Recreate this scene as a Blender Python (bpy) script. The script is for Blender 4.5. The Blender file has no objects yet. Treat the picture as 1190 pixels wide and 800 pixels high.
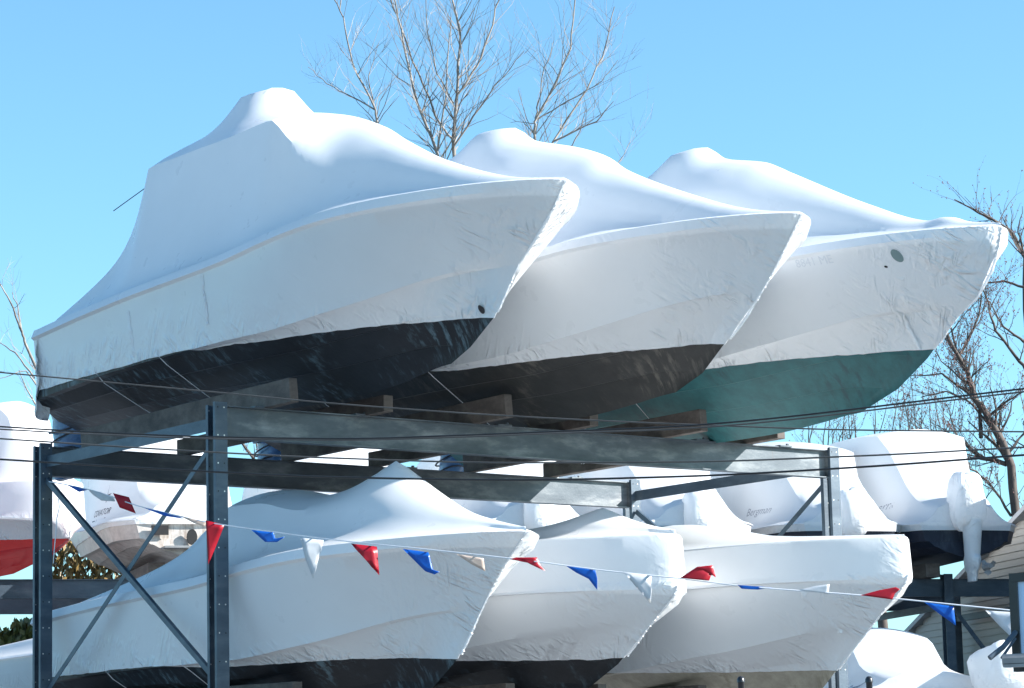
import bpy, bmesh, math, random
from mathutils import Vector, Matrix, noise
random.seed(7)
S = bpy.context.scene
COL = S.collection
# ------------------------------------------------------------------ camera
F_PX, PITCH, ROLL, RACK_A = 3400.0, 0.15773099651688124, -0.02385527032802942, 0.9223187944338773
W, D = 9.2068, 4.0409
EYE = Vector((0, 0, 1.6))
cF = Vector((0, math.cos(PITCH), math.sin(PITCH)))
cR0 = Vector((1, 0, 0)); cU0 = Vector((0, -math.sin(PITCH), math.cos(PITCH)))
cR = cR0*math.cos(ROLL) + cU0*math.sin(ROLL)
cU = -cR0*math.sin(ROLL) + cU0*math.cos(ROLL)
cam = bpy.data.cameras.new('camera'); co = bpy.data.objects.new('camera', cam); COL.objects.link(co)
m = Matrix((cR, cU, -cF)).transposed().to_4x4(); m.translation = EYE; co.matrix_world = m
cam.sensor_width = 36; cam.lens = 36*F_PX/1190; cam.clip_end = 5000; cam.clip_start = .1
S.camera = co
def ray(x, y): return cF + cR*((x-595)/F_PX) - cU*((y-400)/F_PX)
def at(x, y, Y):
    d = ray(x, y); return EYE + d*(Y/d.y)
# ------------------------------------------------------------------ frames
class Frame:
    def __init__(s, o, ang):
        s.o = Vector((o[0], o[1], 0)); s.a = ang
        s.u = Vector((math.cos(ang), math.sin(ang), 0)); s.v = Vector((-math.sin(ang), math.cos(ang), 0))
    def p(s, a, b, z): return s.o + s.u*a + s.v*b + Vector((0, 0, z))
FR = Frame((-3.28198, 32.0), math.pi/2-RACK_A)      # the front rack: u along its front beam, v away
BK = Frame((-9.85, 55.0), math.atan2(.29, .957))     # the rack behind
# ------------------------------------------------------------------ materials
def new_mat(name):
    m = bpy.data.materials.new(name); m.use_nodes = True; nt = m.node_tree
    return m, nt, nt.nodes['Principled BSDF']
def N(nt, t, **k):
    n = nt.nodes.new(t)
    for a, b in k.items(): setattr(n, a, b)
    return n
def coords(nt, scale=(1, 1, 1), rot=0):
    tc = N(nt, 'ShaderNodeTexCoord'); mp = N(nt, 'ShaderNodeMapping'); mp.inputs['Scale'].default_value = scale; mp.vector_type = 'POINT'
    if rot:
        m0 = N(nt, 'ShaderNodeMapping'); m0.inputs['Rotation'].default_value = (rot, 0, 0); nt.links.new(tc.outputs['Object'], m0.inputs['Vector']); nt.links.new(m0.outputs['Vector'], mp.inputs['Vector']); return mp.outputs['Vector']
    nt.links.new(tc.outputs['Object'], mp.inputs['Vector']); return mp.outputs['Vector']
def noise_tex(nt, vec, scale, detail=4, rough=.6, dist=0):
    n = N(nt, 'ShaderNodeTexNoise'); n.inputs['Scale'].default_value = scale; n.inputs['Detail'].default_value = detail
    n.inputs['Roughness'].default_value = rough; n.inputs['Distortion'].default_value = dist
    nt.links.new(vec, n.inputs['Vector']); return n.outputs['Fac']
def ramp(nt, fac, stops):
    r = N(nt, 'ShaderNodeValToRGB'); e = r.color_ramp.elements
    e[0].position, e[0].color = stops[0][0], (*stops[0][1], 1)
    e[1].position, e[1].color = stops[1][0], (*stops[1][1], 1)
    for p, c in stops[2:]:
        x = e.new(p); x.color = (*c, 1)
    nt.links.new(fac, r.inputs['Fac']); return r.outputs['Color']
def mathn(nt, op, a, b=None):
    n = N(nt, 'ShaderNodeMath', operation=op)
    for i, q in enumerate((a, b)):
        if q is None: continue
        if isinstance(q, (int, float)): n.inputs[i].default_value = q
        else: nt.links.new(q, n.inputs[i])
    return n.outputs[0]
def bump(nt, bs, h, strength, dist, prev=None):
    b = N(nt, 'ShaderNodeBump'); b.inputs['Strength'].default_value = strength; b.inputs['Distance'].default_value = dist
    nt.links.new(h, b.inputs['Height'])
    if prev: nt.links.new(prev, b.inputs['Normal'])
    if bs: nt.links.new(b.outputs['Normal'], bs.inputs['Normal'])
    return b.outputs['Normal']

def wrap_mat(name, col, trans, seed=0.0):
    m, nt, bs = new_mat(name)
    v = coords(nt)
    dirt = noise_tex(nt, v, .7, 5, .6)
    c = ramp(nt, dirt, [(.3, tuple(k*.95 for k in col)), (.62, col)])
    nt.links.new(c, bs.inputs['Base Color'])
    rr = N(nt, 'ShaderNodeMapRange'); rr.inputs['To Min'].default_value = .2; rr.inputs['To Max'].default_value = .42
    nt.links.new(noise_tex(nt, v, 3, 3), rr.inputs['Value']); nt.links.new(rr.outputs[0], bs.inputs['Roughness'])
    bs.inputs['Specular IOR Level'].default_value = .45
    # bumps: soft slack everywhere, narrow creases where the film is gathered (attribute)
    at_ = N(nt, 'ShaderNodeAttribute', attribute_name='crinkle')
    w1 = noise_tex(nt, coords(nt, (1, .6, 1)), 1.5, 2, .5)
    n1 = bump(nt, None, w1, .30, .05)
    def creases(stretch, rot, scale, sharp, dist):
        w = noise_tex(nt, coords(nt, stretch, rot), scale, 2, .45, dist)
        k = mathn(nt, 'SUBTRACT', 1, mathn(nt, 'MULTIPLY', mathn(nt, 'ABSOLUTE', mathn(nt, 'SUBTRACT', w, .5)), sharp))
        return mathn(nt, 'MAXIMUM', k, 0)
    patch = ramp(nt, noise_tex(nt, v, 1.1, 3), [(.62, (0, 0, 0)), (.70, (1, 1, 1))])
    g1 = ramp(nt, noise_tex(nt, coords(nt, (1, 1.3, 1)), 1.9, 3), [(.48, (.02, .02, .02)), (.68, (1, 1, 1))])
    g2 = ramp(nt, noise_tex(nt, coords(nt, (1.1, 1, 1.2)), 2.3, 3), [(.48, (.02, .02, .02)), (.68, (1, 1, 1))])
    amt = mathn(nt, 'ADD', at_.outputs['Fac'], mathn(nt, 'MULTIPLY', patch, .09))
    c1 = mathn(nt, 'MULTIPLY', creases((1, 3.4, .55), .75, 2.6, 8, .5), g1)
    c2 = mathn(nt, 'MULTIPLY', creases((1, 3.0, .5), -.5, 3.4, 7, .6), g2)
    c3 = mathn(nt, 'MULTIPLY', creases((1, 1.0, .22), .15, 9.0, 5, .4), .16)
    cre = mathn(nt, 'ADD', mathn(nt, 'ADD', c1, c2), c3)
    n2 = bump(nt, bs, mathn(nt, 'MULTIPLY', cre, amt), .85, .034, n1)
    tr = N(nt, 'ShaderNodeBsdfTranslucent'); nt.links.new(c, tr.inputs['Color']); nt.links.new(n2, tr.inputs['Normal'])
    mx = N(nt, 'ShaderNodeMixShader'); mx.inputs[0].default_value = trans
    nt.links.new(bs.outputs[0], mx.inputs[1]); nt.links.new(tr.outputs[0], mx.inputs[2])
    nt.links.new(mx.outputs[0], nt.nodes['Material Output'].inputs['Surface'])
    return m
def paint(name, cols, scale=2.0, rough=.5, bscale=30, bs_str=.1, stretch=(1, 1, 1), metallic=0, spec=.5, detail=6, dist=.0):
    m, nt, bs = new_mat(name)
    v = coords(nt, stretch)
    f = noise_tex(nt, v, scale, detail, .65, dist)
    stops = [(.3+.4*i/(max(1, len(cols)-1)), c) for i, c in enumerate(cols)]
    nt.links.new(ramp(nt, f, stops), bs.inputs['Base Color'])
    bs.inputs['Roughness'].default_value = rough; bs.inputs['Metallic'].default_value = metallic
    bs.inputs['Specular IOR Level'].default_value = spec
    if bs_str: bump(nt, bs, noise_tex(nt, coords(nt), bscale, 4), bs_str, .01)
    return m
M = {}
M['wrap'] = wrap_mat('shrink_wrap', (.87, .88, .89), .2)
M['wrap_back'] = wrap_mat('shrink_wrap_far', (.87, .88, .89), .38)
def hull_mat(name, base, chalk, amount):
    m, nt, bs = new_mat(name)
    big = noise_tex(nt, coords(nt), 1.3, 5, .6)
    streak = noise_tex(nt, coords(nt, (3.5, 7, .5)), 1.6, 6, .7)
    msk = mathn(nt, 'MULTIPLY', ramp(nt, big, [(.44, (0, 0, 0)), (.60, (1, 1, 1))]), ramp(nt, streak, [(.5, (0, 0, 0)), (.62, (1, 1, 1))]))
    mx = N(nt, 'ShaderNodeMix', data_type='RGBA'); nt.links.new(mathn(nt, 'MULTIPLY', msk, amount), mx.inputs['Factor'])
    fine = ramp(nt, noise_tex(nt, coords(nt), 5, 6, .7), [(.3, tuple(k*.75 for k in base)), (.7, tuple(k*1.25 for k in base))])
    nt.links.new(fine, mx.inputs['A']); mx.inputs['B'].default_value = (*chalk, 1)
    nt.links.new(mx.outputs['Result'], bs.inputs['Base Color'])
    bs.inputs['Roughness'].default_value = .5; bs.inputs['Specular IOR Level'].default_value = .35
    bump(nt, bs, noise_tex(nt, coords(nt), 14, 5), .15, .02)
    return m
M['hull_black'] = hull_mat('black_bottom_paint', (.011, .012, .015), (.11, .17, .20), .75)
M['hull_brown'] = hull_mat('brown_black_bottom_paint', (.03, .028, .026), (.13, .115, .095), .8)
M['hull_teal'] = hull_mat('teal_bottom_paint', (.020, .105, .112), (.02, .05, .06), .7)
M['hull_cream'] = hull_mat('cream_hull', (.36, .32, .25), (.20, .17, .12), .7)
M['hull_tan'] = hull_mat('tan_hull', (.50, .46, .42), (.26, .2, .16), .8)
M['hull_red'] = paint('red_hull_paint', [(.50, .012, .012), (.62, .02, .02)], 2, .25)
M['hull_navy'] = hull_mat('navy_hull', (.012, .016, .03), (.05, .06, .08), .5)
M['hull_white'] = paint('white_gelcoat', [(.66, .63, .58), (.74, .72, .68)], 2, .35)
M['steel'] = paint('weathered_blue_grey_steel', [(.045, .062, .08), (.07, .09, .108), (.12, .135, .15)], 1.6, .48, 40, .2, (1, 1, 2.2), .25)
M['steel_pale'] = paint('galvanised_beam_steel', [(.055, .07, .082), (.105, .122, .135), (.36, .37, .37)], 1.5, .5, 40, .2, (.6, 1, 3), .25, .5, 9, .15)
def steel_mat(name, cols, rust):
    m = paint(name, cols, 1.6, .48, 40, .2, (.8, 1, 2.4), .2, .5, 9, .15); nt = m.node_tree; bs = nt.nodes['Principled BSDF']
    src = bs.inputs['Base Color'].links[0].from_socket
    v = coords(nt, (1.5, 1.5, .35))
    k = ramp(nt, noise_tex(nt, v, 5, 6, .7), [(.60, (0, 0, 0)), (.74, (1, 1, 1))])
    k2 = ramp(nt, noise_tex(nt, coords(nt), 1.1, 3), [(.50, (0, 0, 0)), (.62, (1, 1, 1))])
    mx = N(nt, 'ShaderNodeMix', data_type='RGBA'); nt.links.new(mathn(nt, 'MULTIPLY', mathn(nt, 'MULTIPLY', k, k2), rust), mx.inputs['Factor'])
    nt.links.new(src, mx.inputs['A']); mx.inputs['B'].default_value = (.13, .075, .045, 1); nt.links.new(mx.outputs['Result'], bs.inputs['Base Color'])
    return m
M['steel'] = steel_mat('weathered_blue_grey_steel', [(.034, .054, .078), (.055, .082, .112), (.10, .132, .16)], .4)
M['steel_pale'] = steel_mat('galvanised_beam_steel', [(.045, .062, .078), (.085, .105, .122), (.24, .26, .27)], .5)
M['daylit_hole'] = paint('painted_daylight_hole', [(.6, .6, .58), (.75, .75, .72)], 9, .35, metallic=.3)  # pale disc colour, painting the daylight seen through the post holes
M['hole'] = paint('dark_bolt_hole', [(.01, .01, .012), (.015, .015, .015)], 9, .8)
M['wood'] = paint('weathered_bunk_timber', [(.06, .05, .045), (.11, .09, .078), (.17, .145, .125)], 5, .8, 25, .6, (1, .12, 1))
M['blue_plastic'] = paint('blue_shrunk_plastic', [(.04, .10, .20), (.10, .2, .36)], 5, .25, 12, .9)
M['wire'] = paint('black_cable', [(.012, .012, .013), (.02, .02, .02)], 4, .4, bs_str=0)
M['wire_dull'] = paint('weathered_cable', [(.05, .048, .045), (.09, .085, .08)], 4, .45, bs_str=0)
M['string'] = paint('pale_cord', [(.6, .62, .65), (.75, .76, .78)], 4, .5, bs_str=0)
def cloth(name, col):
    m, nt, bs = new_mat(name)
    nt.links.new(ramp(nt, noise_tex(nt, coords(nt), 14, 3), [(.3, tuple(k*.85 for k in col)), (.7, col)]), bs.inputs['Base Color'])
    bs.inputs['Roughness'].default_value = .35
    tr = N(nt, 'ShaderNodeBsdfTranslucent'); tr.inputs['Color'].default_value = (*col, 1)
    mx = N(nt, 'ShaderNodeMixShader'); mx.inputs[0].default_value = .42
    nt.links.new(bs.outputs[0], mx.inputs[1]); nt.links.new(tr.outputs[0], mx.inputs[2])
    nt.links.new(mx.outputs[0], nt.nodes['Material Output'].inputs['Surface'])
    bump(nt, bs, noise_tex(nt, coords(nt), 7, 2), .25, .015)
    return m
M['f_red'] = cloth('red_pennant_vinyl', (.52, .015, .035)); M['f_blue'] = cloth('blue_pennant_vinyl', (.01, .15, .60))
M['f_white'] = cloth('white_pennant_vinyl', (.74, .76, .78)); M['f_tan'] = cloth('cream_pennant_vinyl', (.72, .60, .52))
M['siding'] = paint('taupe_vinyl_siding', [(.32, .29, .26), (.37, .34, .30)], .8, .5, 20, .1)
M['trim'] = paint('grey_trim', [(.30, .31, .33), (.36, .37, .39)], 2, .5)
M['roof'] = paint('dark_shingles', [(.05, .05, .055), (.09, .09, .09)], 9, .85, 30, .5)
M['bark_pale'] = paint('pale_bark', [(.10, .085, .075), (.37, .33, .29)], 3, .8, bs_str=0, stretch=(1, 1, .4))
M['bark'] = paint('brown_bark', [(.045, .035, .03), (.12, .095, .08)], 3, .85, bs_str=0, stretch=(1, 1, .4))
M['bud'] = paint('red_buds', [(.11, .045, .04), (.20, .085, .07)], 6, .7, bs_str=0)
M['leaf'] = paint('hedge_leaves', [(.04, .06, .02), (.07, .10, .03), (.14, .12, .04)], 2.5, .5, bs_str=0)
M['leaf_brown'] = paint('autumn_leaves', [(.08, .08, .02), (.20, .13, .04), (.30, .20, .07)], 2.5, .5, bs_str=0)
M['ground'] = paint('gravel_yard', [(.13, .138, .15), (.19, .20, .212)], .8, .9, 30, .5)
M['black_metal'] = paint('black_painted_metal', [(.012, .012, .013), (.025, .025, .028)], 4, .3)
M['panel'] = paint('painted_sky_reflection_panel', [(.42, .58, .80), (.48, .64, .84)], .7, .15, bs_str=0)  # blue of the reflected sky, painted in as the face colour
M['ink'] = paint('marker_ink', [(.03, .03, .05), (.05, .05, .07)], 4, .6, bs_str=0)
M['pen'] = paint('grey_marker_writing', [(.30, .31, .36), (.38, .39, .43)], 4, .6, bs_str=0)
M['faint_ink'] = paint('faded_lettering', [(.66, .68, .71), (.70, .72, .75)], 4, .6, bs_str=0)
M['grey_metal'] = paint('grey_lamp_metal', [(.2, .2, .2), (.3, .3, .3)], 4, .4)

# ------------------------------------------------------------------ mesh helpers
class MB:
    def __init__(s): s.v = []; s.f = []; s.mi = []; s.cr = {}
    def add(s, vs, fs, mi=0):
        o = len(s.v); s.v += [Vector(q) for q in vs]; s.f += [tuple(i+o for i in f) for f in fs]; s.mi += [mi]*len(fs); return o
    def box(s, c, ax, ay, az, mi=0):        # centre and three half-axis vectors
        c = Vector(c); vs = [c+ax*i+ay*j+az*k for k in (-1, 1) for j in (-1, 1) for i in (-1, 1)]
        s.add(vs, [(0, 2, 3, 1), (4, 5, 7, 6), (0, 1, 5, 4), (2, 6, 7, 3), (0, 4, 6, 2), (1, 3, 7, 5)], mi)
    def bar(s, a, b, wv, h, mi=0):          # a straight bar from a to b: wv = half width vector, h = half height
        a = Vector(a); b = Vector(b); d = (b-a); up = wv.cross(d).normalized()*h
        s.box((a+b)/2, d/2, wv, up, mi)
    def tube(s, pts, r, n=6, mi=0, cap=True):
        pts = [Vector(p) for p in pts]; rs = r if isinstance(r, (list, tuple)) else [r]*len(pts)
        o = len(s.v); prev = None
        for i, p in enumerate(pts):
            d = (pts[min(i+1, len(pts)-1)]-pts[max(i-1, 0)])
            if d.length < 1e-9: d = Vector((0, 0, 1))
            d.normalize()
            if prev is None:
                prev = d.cross(Vector((.3, .2, .93)) if abs(d.z) < .9 else Vector((1, 0, 0))).normalized()
            a = (prev - d*prev.dot(d)).normalized(); prev = a; b = d.cross(a)
            for k in range(n):
                t = 2*math.pi*k/n; s.v.append(p + (a*math.cos(t)+b*math.sin(t))*rs[i])
        for i in range(len(pts)-1):
            for k in range(n):
                s.f.append((o+i*n+k, o+i*n+(k+1) % n, o+(i+1)*n+(k+1) % n, o+(i+1)*n+k)); s.mi.append(mi)
        if cap:
            s.f.append(tuple(o+k for k in range(n))[::-1]); s.mi.append(mi)
            s.f.append(tuple(o+(len(pts)-1)*n+k for k in range(n))); s.mi.append(mi)
    def build(s, name, mats, parent=None, smooth=0, crinkle=None, bevel=0):
        me = bpy.data.meshes.new(name)
        inv = Matrix.Identity(4)
        if parent is not None:
            inv = world_of(parent).inverted()
        me.from_pydata([inv @ q for q in s.v], [], s.f)
        for mt in (mats if isinstance(mats, (list, tuple)) else [mats]): me.materials.append(mt)
        me.polygons.foreach_set('material_index', s.mi)
        if crinkle is not None:
            a = me.attributes.new('crinkle', 'FLOAT', 'POINT'); a.data.foreach_set('value', crinkle)
        if smooth:
            bm = bmesh.new(); bm.from_mesh(me); bmesh.ops.remove_doubles(bm, verts=bm.verts, dist=.0008)
            bmesh.ops.recalc_face_normals(bm, faces=bm.faces)
            for f in bm.faces: f.smooth = True
            for e in bm.edges:
                if len(e.link_faces) == 2 and e.calc_face_angle(0) > math.radians(smooth): e.smooth = False
            bm.to_mesh(me); bm.free()
        me.validate(); me.update()
        o = bpy.data.objects.new(name, me); COL.objects.link(o)
        if parent is not None: o.parent = parent
        if bevel:
            md = o.modifiers.new('bevel', 'BEVEL'); md.width = bevel; md.segments = 2; md.limit_method = 'ANGLE'
        return o
def world_of(o):
    mm = o.matrix_basis.copy()
    while o.parent is not None:
        o = o.parent; mm = o.matrix_basis @ mm
    return mm
def tag(o, label=None, cat=None, group=None, kind=None):
    if label: o['label'] = label
    if cat: o['category'] = cat
    if group: o['group'] = group
    if kind: o['kind'] = kind
    return o
def empty(name, loc, rz, label, cat, group=None):
    o = bpy.data.objects.new(name, None); COL.objects.link(o); o.location = loc; o.rotation_euler = (0, 0, rz)
    o.empty_display_size = .3
    return tag(o, label, cat, group)
def lerp_list(L, t):
    # L: (t, value) in any order; smooth (Catmull) interpolation
    L = sorted(L)
    if t <= L[0][0]: return L[0][1]
    if t >= L[-1][0]: return L[-1][1]
    for i in range(len(L)-1):
        if L[i][0] <= t <= L[i+1][0]:
            x0, y0 = L[i]; x1, y1 = L[i+1]; h = x1-x0
            def sl(k):
                if k <= 0 or k >= len(L)-1: 
                    a = max(0, min(k, len(L)-2)); return (L[a+1][1]-L[a][1])/(L[a+1][0]-L[a][0])
                d0 = (L[k][1]-L[k-1][1])/(L[k][0]-L[k-1][0]); d1 = (L[k+1][1]-L[k][1])/(L[k+1][0]-L[k][0])
                return 0 if d0*d1 <= 0 else 2*d0*d1/(d0+d1)
            u = (t-x0)/h; m0 = sl(i)*h; m1 = sl(i+1)*h
            return (2*u**3-3*u**2+1)*y0+(u**3-2*u**2+u)*m0+(-2*u**3+3*u**2)*y1+(u**3-u**2)*m1
    return L[-1][1]
def nz(x, y=0, z=0): return noise.noise(Vector((x, y, z)))

# ------------------------------------------------------------------ the wrapped boats
UP_STEM = [(6.21, -2.0), (6.32, -2.45), (6.62, -3.11), (7.26, -3.7), (7.6, -4.02), (7.95, -4.46)]
class Boat:
    """Hull sections as rows running from the transom to the stem; bow towards -y in the boat's own frame."""
    def __init__(s, **k):
        s.dt = 0; s.dz = 0; s.B = 1.45; s.camber = .15; s.rail = None; s.bumps = []; s.bow_L = 3.8; s.seed = 0; s.bow_q = .70; s.kbow = 1
        s.kick = 0; s.rnd = False; s.ledge = True; s.crk = 1.0
        s.__dict__.update(k)
        s.stemf = sorted(s.stem)
        e = s.endz        # z where rows meet the stem: keel, strake, strake, chine, mid, mid, sheer low, sheer top
        B = s.B
        s.rows = [  # (end z, half width aft, length of its bow taper, exponents)
            dict(ez=e[0], B=0, L=1, p=2, q=1),
            dict(ez=e[1], B=.42*B, L=4.6, p=2.2, q=1.25), dict(ez=e[1]+.006, B=.45*B, L=4.6, p=2.2, q=1.25),
            dict(ez=e[2], B=.66*B, L=4.4, p=2.2, q=1.1), dict(ez=e[2]+.006, B=.69*B, L=4.4, p=2.2, q=1.1),
            dict(ez=e[3]-.03, B=.815*B, L=4.2, p=2.2, q=1.02), dict(ez=e[3], B=.89*B, L=4.2, p=2.2, q=.95),
            dict(ez=e[3]+.10, B=.90*B, L=4.2, p=2.2, q=.94), dict(ez=e[5], B=.945*B, L=3.5, p=2.1, q=.80),
            dict(ez=e[6]-.05, B=.965*B, L=3.2, p=2.0, q=s.bow_q), dict(ez=e[6], B=1.0*B, L=3.2, p=2.0, q=s.bow_q),
            dict(ez=e[7], B=.965*B, L=3.2, p=2.0, q=s.bow_q)]
        for r in s.rows:
            r['L'] *= s.bow_L/3.8
            r['te'] = lerp_list(s.stemf, r['ez'])
    def keel_end(s): return s.rows[0]['te']
    def row(s, j, t):
        """half width and height of hull row j at station t"""
        r = s.rows[j]; x = max(0, t-r['te'])
        b = r['B']*(1-(1-min(x/r['L'], 1))**r['p'])**r['q'] if r['B'] else 0
        # narrow slightly towards the transom
        b *= 1-.06*max(0, min(1, (t-(s.ts-3))/3))**2
        zk = lerp_list(s.keel, t); zc = lerp_list(s.chine, t); zs = lerp_list(s.sheer, t)
        fr = {0: 0, 1: .40, 2: .395, 3: .70, 4: .695, 5: .985, 6: 1}
        if j <= 6:
            z = zk+(zc-zk)*fr[j]
        else:
            g = {7: .13, 8: .62, 9: None, 10: None, 11: None}[j]
            z = zc+(zs-zc)*g if g is not None else zs-{9: .125, 10: .10, 11: 0}[j]*s.lip
        if s.rnd:
            q = max(0, (t-(s.ts-.7))/.7); b *= 1-.28*min(1, q)**2.5
        # near the stem the row settles onto its own stem height
        w = max(0, 1-x/1.6)**2
        z = z*(1-w)+r['ez']*w
        return b, z
    def tsj(s, b, z):
        """y of the transom end, bowed outwards"""
        return s.ts + s.camber*(1-min(1, b/s.B)**2) + s.kick*max(0, (lerp_list(s.sheer, s.ts)-z))*0
    def section(s, lam, nf=12, nr=6, ncov=True):
        """list of (b, t, z, kind) from keel to ridge; lam 0 stern .. 1 bow"""
        out = []
        for j, r in enumerate(s.rows):
            b0, z0 = s.row(j, s.ts)
            st = s.tsj(b0, z0) + (s.kick*(1-min(1, b0/s.B)) if j < 7 else 0)
            t = st+(r['te']-st)*lam
            b, z = s.row(j, min(t, s.ts+2)); out.append((b, t, z, j))
        b, t, z, _ = out[-1]
        t_s = t
        if s.rail:
            zr = lerp_list(s.rail, t); k = s.railk
            if lam > .999: out.append((0, t+s.railback, zr, 12))
            else:
                out.append((b*(1-(1-k)*.12)-.0, t, z+(zr-z)*.10, 12)); out.append((b*(1-(1-k)*.5), t+s.railback*lam*.5, z+(zr-z)*.55, 12)); 
                out.append((b*k, t+s.railback*lam, zr-.012, 12)); out.append((max(0, b*k-.012), t+s.railback*lam, zr, 12))
            if lam > .999: out = out[:-1]+[(0, t, z+(zr-z)*.1, 12), (0, t+s.railback*.5, z+(zr-z)*.55, 12), (0, t+s.railback, zr-.012, 12), (0, t+s.railback, zr, 12)]
            b, t, z, _ = out[-1]
        if not s.rail and s.ledge:
            out.append((max(0, b-.045), t, z+.010, 12)); b, t, z, _ = out[-1]
        ze = lerp_list(s.edge, t); zr = lerp_list(s.ridge, t); be = b*lerp_list(s.frac, t)
        ze = max(ze, z+.004); zr = max(zr, ze+.002)
        w = max(0, (lam-.93)/.07)
        pw = s.conc if hasattr(s, 'conc') else 2.2
        for i in range(1, nf+1):
            f = i/nf
            g = .30*f+.70*f**pw
            x = b+(be-b)*(f**.85)
            zz = z+(ze-z)*g
            out.append((x, t, zz, 13))
        for i in range(1, nr+1):
            f = i/nr; x = be*(1-f)
            zz = ze+(zr-ze)*(1-(1-f)**1.8)
            out.append((x, t, zz, 14))
        for bt, bx, h, sg, pwr in s.bumps:
            for i in range(len(s.rows), len(out)):
                x, tt, zz, k = out[i]
                for sx in ((1,) if bx else (0,)):
                    r = math.hypot(x-abs(bx), (tt-bt))
                    if pwr == 0: add = h*(1 if r < sg else math.exp(-((r-sg)/.22)**1.2))
                    elif pwr < 0: add = h*math.exp(-r/sg)
                    else: add = h/(1+(r/sg)**pwr)
                    zz += add*(1 if k == 14 else lerp_list([(0, 0), (1, 1)], (zz-z)/max(.05, ze-z)))
                out[i] = (x, tt, zz, k)
        return out
    def zw(s, t): return lerp_list(s.hem, t) + .014*nz(t*2.3, s.seed) + .010*nz(t*9, s.seed)
    def half_at(s, t, z):
        """half width of the surface at station t and height z (for lettering and cords)"""
        pts = [s.row(j, t) for j in range(len(s.rows)) if t >= s.rows[j]['te']]
        for (b0, z0), (b1, z1) in zip(pts, pts[1:]):
            if z0 <= z <= z1 and z1 > z0: return b0+(b1-b0)*(z-z0)/(z1-z0)
        return pts[-1][0] if pts and z > pts[-1][1] else (pts[0][0] if pts else 0)
    def build(s, name, fr, sc, z0, label, cat, group, hullmat, wrapmat=None, flip=False, wrapname='wrap', nl=96, straps=(), t0=0):
        """fr: Frame; sc: position of the centreline; flip turns the bow to +v"""
        wrapmat = wrapmat or M['wrap']
        root = empty(name, fr.p(sc, t0, z0), fr.a+(math.pi if flip else 0), label, cat, group)
        s.root = root; sg = -1 if flip else 1
        s.P = lambda b, t, z: fr.p(sc+sg*b, t0+sg*t, z)
        lams = [1-(1-i/nl)**1.35 for i in range(nl+1)]
        secs = [s.section(l) for l in lams]
        # hull: from keel up to a little above the hem
        hb = MB(); grid = []
        nh = 10
        for sec in secs:
            row = []
            for side in (1, -1):
                row.append([hb.add([s.P(side*b, t, z)], []) for b, t, z, k in sec[:nh]])
            grid.append(row)
        for i in range(nl):
            for sd in (0, 1):
                for j in range(nh-1):
                    q = (grid[i][sd][j], grid[i+1][sd][j], grid[i+1][sd][j+1], grid[i][sd][j+1])
                    hb.f.append(q if sd == 0 else q[::-1]); hb.mi.append(0)
        for j in range(nh-1):
            a, b_ = grid[0][0], grid[0][1]
            hb.f.append((a[j], a[j+1], b_[j+1], b_[j])); hb.mi.append(0)
        hull = hb.build('hull', hullmat, root, smooth=22)
        # wrap: the same sections from the hem upwards, 12 mm proud
        wb = MB(); cr = []; g2 = []
        off = .012
        for li, (l, sec) in enumerate(zip(lams, secs)):
            # centre of the section pushes outward
            idx = None
            for j in range(len(sec)-1):
                if sec[j+1][2] >= s.zw(sec[j+1][1]): idx = j; break
            j = idx
            a, b_ = sec[j], sec[j+1]
            za, zb = s.zw(a[1]), s.zw(b_[1])
            fa = (za-a[2]); fb = (b_[2]-zb)
            u = fa/(fa+fb) if fa+fb > 1e-6 and fa > 0 else 0
            cut = tuple(a[q]+(b_[q]-a[q])*u for q in range(3))
            rowL = []
            pts = []
            for q in range(len(sec)):
                if q <= j: pts.append((*cut, 0))
                else: pts.append(sec[q])
            for q, (b, t, z, k) in enumerate(pts):
                # normal in the section plane
                p0 = pts[max(0, q-1)]; p1 = pts[min(len(pts)-1, q+1)]
                dx, dz = p1[0]-p0[0], p1[2]-p0[2]; L = math.hypot(dx, dz) or 1
                nx, nz_ = dz/L, -dx/L
                if k >= 13: nx, nz_ = abs(nx), abs(nz_)
                # film slack: gathered creases near hem and stem
                d_hem = z-s.zw(t); d_stem = (1-l)*8
                c = max(0, 1-d_hem/.26) if k < 12 else 0
                c = max(c, (max(0, .75-d_stem/1.8)*s.crk if k < 12 else max(0, .25-d_stem)))
                c = max(c, max(0, 1-l*22)*.9 if k < 12 else 0)
                if 9 <= k <= 12: c = max(c, .12 if s.rail is None else .03)
                amp = .007*c*nz(t*4.5, z*3.5, s.seed+3)
                o_ = off + (.004 if q <= j+1 else 0) + amp
                bb = b+nx*o_ if b > 1e-4 or l < .999 else 0
                if b < 1e-4: bb = 0
                tt = t - (o_ if l > .97 else 0)*min(1, (l-.97)/.03 if l > .97 else 0) + (off if li == 0 else 0)
                zz = z+nz_*o_ if k >= 12 else z+nz_*o_*.3
                if bb < 0: bb = 0
                rowL.append((bb, tt, zz)); 
                pts[q] = (b, t, z, k, c)
            ra, rb = [], []
            for (bb, tt, zz), pp in zip(rowL, pts):
                for side, lst in ((1, ra), (-1, rb)):
                    lst.append(wb.add([s.P(side*bb, tt, zz)], [])); cr.append(min(1, pp[4]))
            g2.append((ra, rb))
        n = len(secs[0])
        for i in range(nl):
            for sd in (0, 1):
                for j in range(n-1):
                    q = (g2[i][sd][j], g2[i+1][sd][j], g2[i+1][sd][j+1], g2[i][sd][j+1])
                    wb.f.append(q if sd == 0 else q[::-1]); wb.mi.append(0)
        K = 10      # transom cap, bowed
        cap = []
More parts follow.
